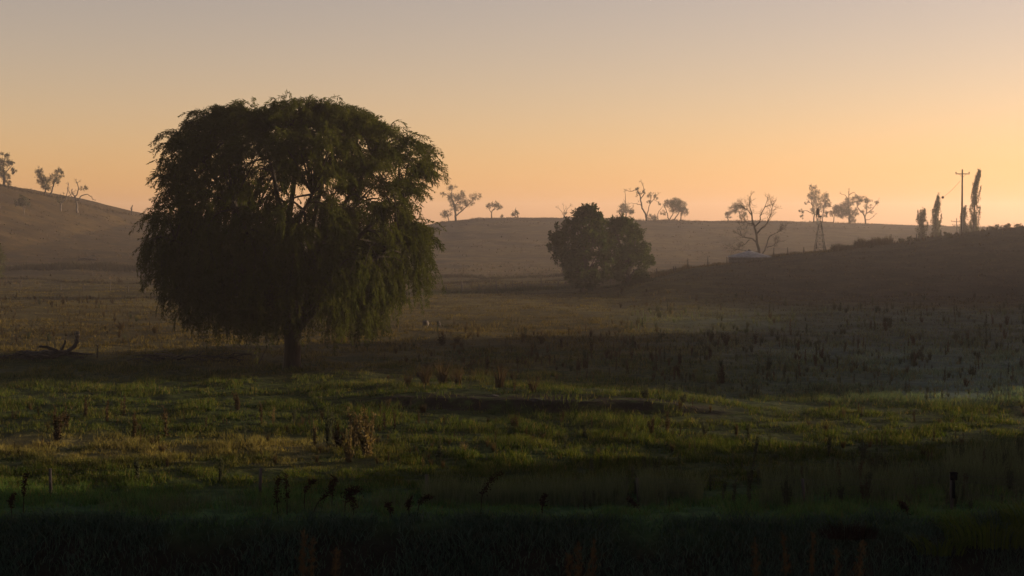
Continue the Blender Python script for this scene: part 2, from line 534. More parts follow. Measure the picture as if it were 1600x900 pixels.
# ------------------------------------------------------------------ trees
def px_local(base, D, p, dy=0.0):
    """photo pixel -> metres relative to a thing's base pixel at distance D"""
    s = D / F_PX
    return np.array(((p[0] - base[0]) * s, dy, (base[1] - p[1]) * s))


def smooth_path(pts, n):
    p = np.asarray(pts, float)
    if len(p) < 3:
        t = np.linspace(0, 1, n)[:, None]
        return p[0] * (1 - t) + p[-1] * t
    q = np.concatenate((2 * p[:1] - p[1:2], p, 2 * p[-1:] - p[-2:-1]))
    out = []
    seg = len(p) - 1
    for t in np.linspace(0, seg - 1e-6, n):
        k = int(t); f = t - k
        a, b, c, d = q[k], q[k + 1], q[k + 2], q[k + 3]
        out.append(.5 * ((2 * b) + (-a + c) * f + (2 * a - 5 * b + 4 * c - d) * f * f + (-a + 3 * b - 3 * c + d) * f ** 3))
    return np.array(out)


def twigs(acc, p, d, ln, r, depth, tips, spread=.75, up=.12, kids=3):
    """recursive branching; collects tip positions"""
    n = 4
    pts = [p]
    dd = d / (np.linalg.norm(d) + 1e-9)
    for k in range(n):
        dd = dd + rng.normal(size=3) * .16 + np.array((0, 0, up * .3)); dd /= np.linalg.norm(dd)
        pts.append(pts[-1] + dd * ln / n)
    acc.tube(pts, np.linspace(r, r * .55, n + 1), 4 if r < .06 else 6, cap=False)
    tips.append(pts[-1])
    if depth > 0:
        for k in range(kids if depth > 1 else 3):
            j = pts[random.randint(2, n)]
            nd_ = dd + rng.normal(size=3) * spread + np.array((0, 0, up))
            twigs(acc, j, nd_, ln * random.uniform(.55, .8), r * .55, depth - 1, tips, spread, up, kids)


def crown_leaves(acc, c, rad, n, size, droop=.2, hollow=.35):
    """irregular clump of leaves: many sub-clumps inside an ellipsoid"""
    c = np.asarray(c, float); rad = np.asarray(rad, float)
    m = max(5, n // 26)
    q = rng.normal(size=(m, 3)); q /= np.linalg.norm(q, axis=1)[:, None]
    q *= (hollow + (1 - hollow) * rng.random(m))[:, None] ** .6
    sub = c + q * rad
    k = rng.integers(0, m, n)
    sp = rad.mean() * .30
    pos = sub[k] + rng.normal(size=(n, 3)) * sp * .6
    d = rng.normal(size=(n, 3)) * .8 + (pos - c) / (rad.mean() + 1e-6) * .5 + np.array((0, 0, -droop))
    sh = np.clip(.5 + .5 * rng.normal(size=m) * .5, 0, 1)
    acc.leaves(pos, d, size * rng.uniform(.6, 1.35, n), size * rng.uniform(.4, .75, n), np.clip(sh[k] + rng.normal(size=n) * .15, 0, 1))
    return sub


def drawn_tree(name, label, cat, base, D, limbs, blobs, leaf=None, bark=None, bare=0, size=.30, dens=1.25, group=None, twig=1.0, tdep=2, sink=.15, Yfix=None):
    """tree from limbs and leaf masses measured in photo pixels relative to its base, given depth of its own"""
    Y = D
    X = (base[0] - 800) / F_PX * Y
    root = empty(name, (X, Y, tz(X, Y) - sink))
    tag(root, label, cat, group)
    s = D / F_PX
    wood = Acc(); allp = []
    for li, (pts, w0, w1) in enumerate(limbs):
        loc = []
        dsign = random.uniform(-.45, .45)
        x00, y00 = pts[0]
        start_depth = 0.0
        if li and allp:
            q = px_local(base, D, pts[0]); pp = np.concatenate(allp)
            start_depth = pp[np.argmin((pp[:, 0] - q[0]) ** 2 + (pp[:, 2] - q[2]) ** 2)][1]
        for (x, y) in pts:
            run = math.hypot(x - x00, y - y00) * s
            loc.append(px_local(base, D, (x, y), start_depth + dsign * run))
        path = smooth_path(loc, max(5, 3 * len(loc)))
        path += rng.normal(size=path.shape) * s * .35
        wood.tube(path, np.linspace(w0 * .9, w1 * .7, len(path)) * s * .5, 7)
        allp.append(path)
        if bare:
            for k in range(int(bare)):
                j = random.randint(len(path) // 2, len(path) - 1)
                dv = path[j] - path[max(0, j - 2)]
                twigs(wood, path[j], dv + rng.normal(size=3) * .6 * np.linalg.norm(dv), twig * random.uniform(6, 11) * s, max(.035, w1 * s * .35), tdep, [], .8)
            dv = path[-1] - path[-3]
            twigs(wood, path[-1], dv, twig * 8 * s, max(.035, w1 * s * .45), tdep, [], .7)
    pp = np.concatenate(allp)
    crown = Acc()
    for (cx, cy, rx, ry, dn) in blobs:
        c = px_local(base, D, (cx, cy))
        near = pp[np.argmin(((pp - c) ** 2)[:, [0, 2]].sum(1))]
        c[1] = near[1] + random.uniform(-.6, .6) * rx * s
        rad = np.array((rx, (rx + ry) * .5, ry)) * s
        if np.linalg.norm(near - c) > .4:
            midp = (near + c) / 2 + rng.normal(size=3) * .15 * np.linalg.norm(near - c)
            wood.tube(smooth_path([near, midp, c], 6), np.linspace(.10, .035, 6) * max(.7, s * 4), 5, cap=False)
        n = int(dens * dn * 26 * (rad[0] * rad[2]) / (size * size) + 30)
        sub = crown_leaves(crown, c, rad, n, size)
        for q in sub[:: max(1, len(sub) // 7)]:
            wood.tube(smooth_path([c, (c + q) / 2 + rng.normal(size=3) * .1, q], 4), np.linspace(.045, .02, 4) * max(.7, s * 4), 4, cap=False)
    wood.obj('trunk', bark or M_BARK, root, smooth=True)
    if blobs: crown.obj('crown', leaf or M_GUM, root)
    return root


# ---- the weeping tree in the paddock
def build_willow():
    base_px, D = (456, 578), 84.2
    X = (base_px[0] - 800) / F_PX * D
    root = empty('weeping_tree', (X, D, tz(X, D) - .1))
    tag(root, 'large dark weeping tree with a broad drooping crown standing alone in the paddock', 'tree')
    s = D / F_PX

    def prof(rows):
        h = np.array([(578 - y) * s for y, x in rows]); w = np.array([abs(x - 456) * s for y, x in rows])
        o = np.argsort(h); return h[o], w[o]
    LH, LW = prof([(150, 452), (160, 405), (168, 365), (180, 318), (202, 284), (226, 262), (258, 260), (290, 262), (320, 254), (390, 244), (440, 250), (480, 266), (515, 284), (540, 305), (565, 335)])
    RH, RW = prof([(150, 470), (158, 505), (165, 545), (188, 602), (216, 646), (238, 672), (262, 664), (292, 650), (330, 648), (380, 664), (425, 668), (455, 640), (495, 622), (540, 585), (565, 560)])

    def env(h, az):
        c = np.cos(az)
        l, r = np.interp(h, LH, LW), np.interp(h, RH, RW)
        f = .5 + .5 * c
        return (l * (1 - f) + r * f) * (1 - .06 * np.abs(np.sin(az)))
    top = 14.25
    wood = Acc()
    # trunk with a root flare
    tp = smooth_path([(0, 0, -.2), (-.02, 0, .5), (.02, .03, 1.4), (.0, .0, 2.6)], 9)
    wood.tube(tp, [.72, .58, .5, .47, .46, .46, .47, .5, .5], 12)
    # main limbs
    limbs = []
    heads = [(-6.2, 1.0, 8.6), (-4.3, -2.5, 11.4), (-1.8, 1.6, 13.2), (.6, -.8, 13.9), (2.6, 1.5, 13.0), (4.6, -1.0, 11.6), (6.0, 1.0, 9.4), (1.8, -5.0, 9.6), (-2.2, -5.4, 9.2), (-3.0, 5.2, 9.4), (3.0, 5.2, 9.2), (6.0, -3.0, 7.2), (-5.6, -3.6, 7.2)]
    for k, hd in enumerate(heads):
        hd = np.array(hd)
        st = np.array((0, 0, random.uniform(1.9, 2.7)))
        m1 = st + (hd - st) * .30 + np.array((0, 0, .9)) + rng.normal(size=3) * .25
        m2 = st + (hd - st) * .64 + np.array((0, 0, .8)) + rng.normal(size=3) * .35
        path = smooth_path([st, m1, m2, hd], 14)
        wood.tube(path, np.linspace(.25, .06, 14), 8)
        limbs.append(path)
    limb_pts = np.concatenate(limbs)
    leaves_c, leaves_d, leaves_l, leaves_w, leaves_a = [], [], [], [], []
    # boughs arch out to the dome and carry hanging fronds
    ends = []
    tries = 0
    while len(ends) < 470 and tries < 30000:
        tries += 1
        h = random.uniform(2.2, top)
        az = random.uniform(0, 2 * math.pi)
        inner = random.random() < .30
        f = random.uniform(.25, .75) if inner else random.uniform(.78, .98)
        lob = .82 + .30 * vnoise(np.array(az * 3.1 + 3), np.array(h * .8), 77)
        rr = env(np.array(h), np.array(az)) * f * lob
        p = np.array((rr * math.cos(az), rr * math.sin(az), h))
        if inner and h < 5: continue
        if h > 5 and vnoise(np.array(az * 1.9), np.array(h * .62), 55) < .27: continue
        mn = min([np.linalg.norm(p - q) for q in ends], default=9)
        if mn < .56: continue
        ends.append(p)
    for ex in ((7.3, .4, 11.25), (7.5, -.6, 7.2), (7.2, .5, 6.0), (6.9, -.2, 4.9), (-7.4, .3, 6.6), (-7.1, -.8, 9.2), (6.1, 1.0, 12.0), (-4.7, .5, 13.5), (-5.6, -.6, 12.5), (1.6, .2, 14.1), (-1.3, -.5, 14.0), (3.0, -.9, 13.8), (-6.9, 0, 4.6), (-6.6, .6, 10.8), (6.5, -.8, 9.8)):
        ends.append(np.array(ex))
    for k in range(46):                          # single boughs that break the outline
        az = random.choice((0, math.pi)) + random.gauss(0, .5); h = random.uniform(3.5, 13.6)
        rr = float(env(np.array(h), np.array(az))) * random.uniform(.98, 1.07)
        ends.append(np.array((rr * math.cos(az), rr * math.sin(az), h)))
    for k in range(14):
        xx = random.uniform(-4.4, 4.0)
        ends.append(np.array((xx, random.uniform(-1.6, 1.6), 14.45 - .055 * xx * xx - random.uniform(0, .5))))
    for p in ends:
        dd = np.linalg.norm((limb_pts - p) * np.array((1, 1, .8)), axis=1) + np.where(limb_pts[:, 2] > p[2] + 1.5, 2.0, 0)
        st = limb_pts[np.argmin(dd)]
        mid = (st + p) / 2 + np.array((0, 0, .25 + .12 * np.linalg.norm(p - st))) + rng.normal(size=3) * .15
        bough = smooth_path([st, mid, p], 12)
        wood.tube(bough[::2], np.linspace(.07, .016, 6), 5, cap=False)
        out = p * np.array((1, 1, 0)); out /= np.linalg.norm(out) + 1e-6
        shade = random.random()
        high = p[2] > 9.5 or (random.random() < .45 and p[2] > 3.5)
        ns = random.randint(15, 21) if high else random.randint(11, 16)
        hem = .7 + 2.1 * float(vnoise(np.array(math.atan2(p[1], p[0]) * 3.2 + 9), np.array(.5), 4))
        for k in range(ns):
            u = random.random() ** .55
            q = bough[int(5.5 + 5.5 * u)] + rng.normal(size=3) * np.array((.20, .20, .12))
            az = random.uniform(0, 2 * math.pi)
            v = out * random.uniform(.1, .8) + np.array((math.cos(az), math.sin(az), 0)) * .45 + np.array((0, 0, (random.uniform(.1, .8) if p[2] > 9 else random.uniform(-.15, .45)) if high else random.uniform(-.4, .35)))
            L = random.uniform(.5, 1.5) if high else (random.uniform(.8, 2.6) if p[2] > 5 else random.uniform(.6, 2.2))
            L = min(L, max(.35, q[2] - hem - random.uniform(0, .7)))
            step = .085
            m = max(3, int(L / step))
            pts = [q]
            dr = .10 if high else .17
            for j in range(m):
                v = v + np.array((0, 0, -dr)) + rng.normal(size=3) * .05
                v /= max(1.0, np.linalg.norm(v))
                pts.append(pts[-1] + v / (np.linalg.norm(v) + 1e-6) * step)
            pts = np.array(pts)
            if k < 4:
                wood.tube(pts[::3] if len(pts) > 6 else pts, np.linspace(.014, .006, len(pts[::3] if len(pts) > 6 else pts)), 3, cap=False)
            # paired leaflets along the frond
            tg = np.gradient(pts, axis=0); tg /= np.linalg.norm(tg, axis=1)[:, None] + 1e-9
            sd = np.cross(tg, rng.normal(size=3)); sd /= np.linalg.norm(sd, axis=1)[:, None] + 1e-9
            sgn = rng.choice((-1.0, 1.0), size=(len(pts), 1))
            for g in range(3):
                side = sd * sgn * (1 if g == 0 else -1) if g < 2 else rng.normal(size=sd.shape) * .6
                leaves_c.append(pts + rng.normal(size=pts.shape) * .018)
                leaves_d.append(tg * .75 + side * .8 + np.array((0, 0, -.25)) + rng.normal(size=pts.shape) * .15)
                leaves_a.append(np.clip(shade * .65 + rng.random(len(pts)) * .35, 0, 1))
    # curtains of long strands filling the lower crown
    for k in range(880):
        az = random.uniform(0, 2 * math.pi); h = random.uniform(2.6, 9.3)
        lump_ = float(vnoise(np.array(az * 3.0 + 40), np.array(h * .25), 66))
        f = (random.uniform(.60, .92) if random.random() < .62 else random.uniform(.15, .8)) * (.84 + .22 * lump_)
        if lump_ < .34: continue
        rr = float(env(np.array(h), np.array(az))) * f
        q = np.array((rr * math.cos(az), rr * math.sin(az), h))
        low = .5 + 2.3 * float(vnoise(np.array(az * 4.2 + 5), np.array(f * 2), 14)) + random.uniform(0, .9)
        L = min(random.uniform(.9, 3.4), h - low)
        if L < .5: continue
        m = int(L / .10)
        inn = np.array((-math.cos(az), -math.sin(az), 0)) * .10
        v = np.cumsum(rng.normal(size=(m, 3)) * .012 + np.array((0, 0, -.10)) + inn * .10, axis=0)
        pts = q + v
        if k % 4 == 0 and m > 11: wood.tube(pts[::5], .008, 3, cap=False)
        for g in range(3):
            leaves_c.append(pts + rng.normal(size=pts.shape) * .045)
            leaves_d.append(rng.normal(size=pts.shape) * .5 + np.array((0, 0, -.75)))
            leaves_a.append(np.clip(lump_ * .65 + rng.random(m) * .35, 0, 1))
    c = np.concatenate(leaves_c); d = np.concatenate(leaves_d); a = np.concatenate(leaves_a)
    crown = Acc()
    crown.leaves(c, d, rng.uniform(.13, .27, len(c)), rng.uniform(.035, .060, len(c)), a)
    wood.obj('trunk', M_BARK, root, smooth=True)
    crown.obj('crown', M_WILLOW, root)


build_willow()


# ---- pair of round leafy trees on the fence line
def leafy_tree(label, base, D, rows, nblob, size, leaf, seed, fork):
    r_ = random.Random(seed)
    X = (base[0] - 800) / F_PX * D
    root = empty('leafy_tree', (X, D, tz(X, D) - .15)); tag(root, label, 'tree')
    s = D / F_PX
    wood = Acc()
    wood.tube([(0, 0, -.2), (0, 0, .4), (.05, 0, 1.1)], [.42, .32, .30], 9)
    crown = Acc()
    y0, y1 = min(r[0] for r in rows), max(r[0] for r in rows)
    ys = np.array([r[0] for r in rows], float); xl = np.array([r[1] for r in rows], float); xr = np.array([r[2] for r in rows], float)
    o = np.argsort(ys); ys, xl, xr = ys[o], xl[o], xr[o]
    cs = []
    for k in range(nblob):
        y = r_.uniform(y0 + 3, y1 - 4)
        l, r = np.interp(y, ys, xl), np.interp(y, ys, xr)
        cx, hw = (l + r) / 2, (r - l) / 2
        az = r_.uniform(0, 2 * math.pi); f = .97 * math.sqrt(r_.uniform(.2, 1)) * r_.uniform(.82, 1.04)
        p = np.array(((cx - base[0] + hw * f * math.cos(az)) * s, hw * s * f * math.sin(az), (base[1] - y) * s))
        cs.append(p)
        rad = r_.uniform(.35, .85)
        n = int(r_.uniform(120, 190) * (.33 / size) ** 1.2 * (rad / .7) ** 1.5)
        crown_leaves(crown, p, (rad, rad, rad * .85), n, size, .1, .2)
        st = np.array((0.05, 0, r_.uniform(.8, fork)))
        mid = st * .55 + p * .45 + np.array((0, 0, .3))
        if k % 3 == 0: wood.tube(smooth_path([st, mid, p], 7), np.linspace(.13, .025, 7), 5, cap=False)
    for k in range(26):                          # shoots that break the outline
        y = r_.uniform(y0 - 4, y0 + (y1 - y0) * .75)
        l, r = np.interp(y, ys, xl), np.interp(y, ys, xr); sg = r_.choice((-1, 1))
        x = (l if sg < 0 else r) if r_.random() < .6 else r_.uniform(l, r)
        p = np.array(((x - base[0]) * s, r_.uniform(-1, 1), (base[1] - y) * s))
        d = np.array((sg * .3, r_.uniform(-.3, .3), .8))
        q = p + d * r_.uniform(.3, .8)
        wood.tube([p - d * .5, q], [.03, .012], 4, cap=False)
        t_ = rng.random((16, 1))
        crown.leaves(p - d * .2 + (q - p + d * .2) * t_ + rng.normal(size=(16, 3)) * .07, rng.normal(size=(16, 3)) + d, size * rng.uniform(.6, 1.1, 16), size * rng.uniform(.4, .6, 16))
    wood.obj('trunk', M_BARK, root, smooth=True); crown.obj('crown', leaf, root)
    return root


leafy_tree('round dark green tree with big ragged leaves, left of the pair on the fence line', (910, 447), 186,
           [(313, 910, 922), (324, 901, 932), (334, 886, 944), (344, 872, 950), (357, 860, 956), (375, 856, 962), (392, 864, 962), (408, 874, 956), (424, 888, 944), (438, 900, 926)], 165, .42, M_BUSH, 3, 2.6)
leafy_tree('shorter smooth-edged dark tree, right of the pair on the fence line', (982, 441), 189,
           [(336, 958, 972), (344, 950, 986), (353, 944, 999), (364, 942, 1007), (378, 942, 1014), (395, 940, 1021), (410, 944, 1021), (424, 950, 1014), (434, 960, 1004)], 120, .30, M_BUSH, 5, 2.2)

# ---- gums along the far hill
GR = 'gum trees along the far hill crest'
C = 522
drawn_tree('gum_tree', 'spreading hazy gum with two trunks at the left end of the far crest', 'tree', (712, 349), C,
           [([(712, 349), (712, 335), (708, 320), (705, 308), (706, 298)], 4.2, 1.2), ([(713, 340), (722, 332), (733, 322), (744, 311)], 2.4, 1.0), ([(702, 349), (700, 341), (697, 335)], 2.0, 1), ([(709, 326), (716, 318), (721, 308)], 2, .8), ([(706, 312), (697, 306), (691, 304)], 1.5, .7)],
           [(706, 296, 8, 4, .8), (692, 306, 4, 4, .6), (706, 311, 8, 8, .9), (720, 313, 9, 9, .9), (743, 310, 9, 5, .8), (733, 320, 8, 6, .8), (697, 337, 8, 6, 1), (707, 326, 6, 7, .7), (717, 327, 7, 6, .6), (724, 303, 4, 4, .6)], group=GR)
drawn_tree('gum_tree', 'small umbrella-shaped gum leaning on a thin trunk on the far crest', 'tree', (768, 343), C,
           [([(768, 343), (768, 336), (770, 330), (774, 324)], 2.6, 1), ([(768, 333), (763, 326)], 1.5, .8), ([(771, 329), (779, 323)], 1.4, .7)],
           [(765, 323, 6, 4, .8), (773, 320, 8, 4, 1), (780, 325, 5, 4, .8)], group=GR)
drawn_tree('bush', 'tiny upright bush right of the umbrella-shaped gum on the far crest', 'bush', (784, 342), C, [([(784, 342), (784, 335)], 1.5, .8)], [(784, 338, 2.5, 4, 1)], group=GR)
drawn_tree('gum_tree', 'little gum with a spiky top alone on the far crest', 'tree', (805, 341), C,
           [([(805, 341), (805, 333), (806, 324)], 2, .6)], [(804, 334, 6, 4, 1), (806, 328, 2.2, 4, .7), (809, 335, 3, 3, .7)], group=GR)
drawn_tree('bare_tree', 'thin bare twiggy tree just left of the round leafy tree', 'tree', (882, 348), 500,
           [([(882, 348), (880, 338), (874, 330)], 1.8, .7), ([(881, 343), (884, 334), (888, 327)], 1.5, .6), ([(881, 338), (881, 329)], 1.2, .6)], [(884, 336, 3, 3, .3)], bark=M_DEAD, bare=1, twig=.6, group=GR)
drawn_tree('gum_tree', 'hazy gum with a bare spike top rising behind the leafy pair', 'tree', (978, 346), C,
           [([(978, 346), (978, 330), (977, 316), (976, 304)], 2.5, .8), ([(978, 334), (988, 327)], 1.6, .8)], [(975, 327, 9, 7, 1), (985, 331, 7, 5, .9), (970, 333, 6, 5, .8)], bare=1, twig=.5, group=GR)
drawn_tree('gum_tree', 'tall half-bare gum with crooked branches, tallest on the far crest', 'tree', (1011, 347), 515,
           [([(1011, 347), (1008, 335), (1003, 324), (1001, 312), (999, 304), (994, 298), (987, 300), (981, 299)], 3.4, .8), ([(1001, 312), (1006, 304), (1005, 296), (1002, 288)], 2, .7), ([(1003, 322), (996, 320), (988, 318)], 1.5, .6), ([(1010, 340), (1012, 330), (1015, 318), (1017, 308)], 2, .7), ([(1015, 318), (1022, 311), (1026, 306)], 1.4, .6)],
           [(993, 295, 5, 3, .5), (998, 303, 5, 5, .4), (1004, 300, 5, 4, .4), (1016, 307, 5, 5, .4), (1024, 308, 4, 4, .6), (1014, 317, 5, 4, .35), (1018, 341, 9, 6, .9), (1029, 319, 3, 3, .5)], bare=1, twig=.6, group=GR)
drawn_tree('gum_tree', 'dome-crowned gum on slanting trunks right of the crooked one', 'tree', (1053, 347), C,
           [([(1045, 347), (1042, 336), (1037, 324)], 2.2, 1), ([(1046, 346), (1051, 335), (1056, 326)], 2, 1), ([(1053, 346), (1058, 338), (1062, 330)], 2.6, 1), ([(1063, 347), (1064, 337), (1066, 330)], 2.2, 1), ([(1028, 347), (1029, 334), (1036, 325)], 1.6, .7)],
           [(1044, 321, 9, 6, 1.2), (1055, 318, 11, 6, 1.4), (1063, 324, 8, 9, 1.4), (1054, 328, 9, 7, 1.1), (1067, 333, 7, 6, 1), (1071, 328, 4, 4, .6), (1035, 336, 5, 5, .4)], group=GR)
drawn_tree('gum_tree', 'low hazy gum partly behind the bare tree above the tank', 'tree', (1150, 347), C,
           [([(1137, 347), (1137, 340), (1140, 334)], 2.2, 1), ([(1158, 347), (1156, 336), (1152, 327)], 2, 1)],
           [(1137, 336, 6, 5, .9), (1144, 328, 7, 5, .9), (1154, 322, 9, 5, 1), (1160, 336, 6, 6, .9), (1163, 325, 5, 4, .7), (1150, 331, 6, 4, .5)], group=GR)
drawn_tree('gum_tree', 'tall leafy gum rising behind the wind pump', 'tree', (1276, 348), C,
           [([(1271, 348), (1272, 332), (1270, 316), (1271, 302)], 2.6, 1), ([(1284, 348), (1285, 336), (1286, 322), (1288, 312)], 2.2, 1), ([(1272, 322), (1262, 311)], 1.4, .6), ([(1272, 334), (1260, 329), (1254, 331)], 1.4, .6)],
           [(1273, 293, 7, 5, .6), (1280, 298, 5, 6, .5), (1270, 305, 6, 8, .8), (1277, 312, 8, 9, .8), (1288, 310, 7, 8, .9), (1292, 318, 5, 6, .9), (1283, 324, 8, 8, .8), (1272, 328, 6, 8, .6), (1291, 334, 4, 5, .9), (1253, 330, 4, 4, .6), (1254, 338, 3, 4, .6), (1263, 316, 4, 3, .4)], group=GR)
drawn_tree('gum_tree', 'small gum tucked between the wind pump gum and the dark dense gum', 'tree', (1302, 348), C,
           [([(1302, 348), (1302, 338), (1301, 328)], 2, 1)], [(1303, 326, 6, 7, .8), (1298, 332, 4, 5, .7), (1307, 332, 4, 6, .8)], group=GR)
drawn_tree('gum_tree', 'dense dark gum with a bare spike at its top on the far crest', 'tree', (1327, 349), C,
           [([(1327, 349), (1326, 335), (1323, 315), (1323, 297)], 4.5, .9), ([(1323, 312), (1318, 305), (1312, 303)], 1.4, .6), ([(1323, 304), (1330, 300), (1335, 303)], 1.4, .6), ([(1326, 340), (1334, 330), (1338, 322)], 2, .8)],
           [(1310, 328, 8, 9, 1.2), (1318, 325, 8, 11, 1.3), (1326, 315, 7, 7, 1.1), (1326, 332, 7, 8, 1.2), (1336, 331, 5, 6, .9), (1334, 307, 5, 4, .6), (1340, 310, 6, 4, .8), (1331, 343, 6, 5, 1), (1315, 336, 6, 4, 1)], bare=1, twig=.3, group=GR)
drawn_tree('gum_tree', 'open crooked gum at the right end of the crest group', 'tree', (1351, 350), C,
           [([(1351, 350), (1350, 338), (1344, 330), (1338, 323), (1336, 316)], 3, 1), ([(1350, 340), (1352, 330), (1350, 318), (1347, 310)], 2, .7), ([(1352, 333), (1360, 327), (1366, 320), (1370, 313)], 1.8, .6), ([(1352, 343), (1360, 341), (1367, 335)], 1.3, .6)],
           [(1347, 311, 7, 4, .7), (1354, 314, 6, 5, .6), (1338, 314, 5, 5, .6), (1352, 322, 6, 5, .4), (1366, 315, 5, 3, .4), (1347, 330, 4, 5, .3), (1360, 330, 3, 4, .3)], bare=1, twig=.4, group=GR)

# ---- trees on the left hill
GL = 'trees on the left hill'
drawn_tree('gum_tree', 'tall gum cut by the left edge on the hill top', 'tree', (8, 292), 424,
           [([(8, 292), (6, 275), (4, 258), (6, 243)], 4.5, 1.2), ([(6, 272), (14, 264), (20, 258)], 2, .9)],
           [(6, 243, 7, 5, .9), (-2, 252, 8, 8, 1), (9, 254, 8, 7, .9), (18, 252, 5, 5, .9), (22, 266, 5, 5, 1), (2, 266, 8, 8, 1), (8, 278, 7, 8, .9), (14, 284, 4, 5, .8), (-8, 268, 8, 10, 1)], size=.34, group=GL)
drawn_tree('gum_tree', 'bushy V-crowned tree on two slanting trunks on the left hill', 'tree', (75, 307), 428,
           [([(69, 306), (73, 299), (75, 292), (70, 280), (67, 266)], 3.2, .9), ([(76, 308), (81, 301), (82, 290), (86, 276), (88, 264)], 3.4, .9)],
           [(76, 291, 7, 7, 1.2), (69, 280, 8, 8, 1.1), (84, 280, 8, 8, 1.1), (64, 270, 6, 6, .7), (88, 268, 7, 6, .9), (77, 282, 6, 6, 1.1), (94, 275, 4, 5, .5), (72, 267, 4, 4, .5)], size=.32, bare=2, twig=.5, group=GL)
drawn_tree('dead_tree', 'dead grey tree with wide bare limbs on the left hill slope', 'tree', (121, 333), 415,
           [([(121, 333), (121, 322), (120, 313), (117, 306), (114, 300)], 4.2, 2), ([(118, 308), (124, 299), (125, 288), (123, 284)], 2.4, 1), ([(121, 313), (128, 306), (136, 303), (143, 307), (147, 311)], 2.2, .8), ([(119, 311), (112, 305), (108, 296)], 2, .8)],
           [(133, 294, 6, 4, .6)], bark=M_DEAD, bare=2, twig=.45, group=GL)
drawn_tree('dead_tree', 'short dead forked tree left of the wide-limbed dead tree', 'tree', (96, 331), 408,
           [([(96, 331), (96, 322), (99, 312)], 3, 1.4), ([(97, 318), (104, 308), (105, 290)], 2, 1), ([(99, 310), (110, 306), (116, 300)], 1.6, .8), ([(96, 320), (90, 310)], 1.6, .8)],
           [(92, 314, 5, 6, .5), (100, 306, 4, 4, .5)], bark=M_DEAD, bare=1, twig=.4, group=GL)
drawn_tree('gum_tree', 'faint gum with a pale trunk halfway down the left hill', 'tree', (39, 341), 385,
           [([(39, 341), (39, 333), (38, 324)], 1.8, 1), ([(39, 334), (45, 326)], 1, .6)], [(33, 323, 7, 6, .8), (42, 320, 7, 7, .8), (48, 326, 5, 4, .6), (38, 314, 6, 4, .7)], bark=M_DEAD, size=.32, group=GL)
drawn_tree('tree_stump', 'tall dead stump standing alone on the left hill skyline', 'stump', (206, 338), 450,
           [([(206, 338), (206, 330), (207, 321)], 3.2, 2.0), ([(206, 331), (204.6, 324)], 1.6, .8)], [], bark=M_LOG)
drawn_tree('shrub', 'yellowish shrub cut by the left edge at the foot of the hill', 'shrub', (-14, 420), 250,
           [([(-14, 420), (-14, 400), (-12, 380)], 4, 2)], [(-10, 400, 12, 12, 1), (-8, 378, 11, 12, 1), (-14, 362, 10, 10, .9), (-4, 390, 8, 14, .8), (-6, 410, 8, 8, .8)], leaf=M_POPLAR, size=.28)

# ---- bare tree behind the tank
drawn_tree('bare_tree', 'bare many-limbed tree standing behind the round water tank', 'tree', (1187, 402), 226,
           [([(1188, 402), (1186, 388), (1182, 374), (1180, 360), (1177, 348), (1173, 338), (1171, 328), (1167, 315), (1166, 306)], 6, 1.2),
            ([(1180, 358), (1186, 350), (1193, 344), (1198, 336), (1202, 325), (1203, 315)], 3.4, 1.0),
            ([(1176, 346), (1184, 338), (1184, 330), (1188, 320), (1192, 309)], 2.6, .9),
            ([(1187, 392), (1193, 385), (1198, 372), (1201, 362), (1208, 357), (1217, 353)], 3, .8),
            ([(1180, 370), (1174, 365), (1165, 363), (1158, 360), (1158, 350)], 2.8, .8),
            ([(1183, 386), (1172, 385), (1162, 383), (1152, 381), (1143, 380)], 2.8, .7),
            ([(1170, 366), (1163, 372), (1156, 376)], 1.8, .6),
            ([(1197, 378), (1206, 376), (1210, 371)], 1.8, .6),
            ([(1174, 342), (1168, 341), (1162, 339)], 1.6, .6),
            ([(1172, 330), (1166, 322), (1158, 317)], 1.8, .6)],
           [], bark=M_BARK, bare=6, twig=1.05, tdep=3)

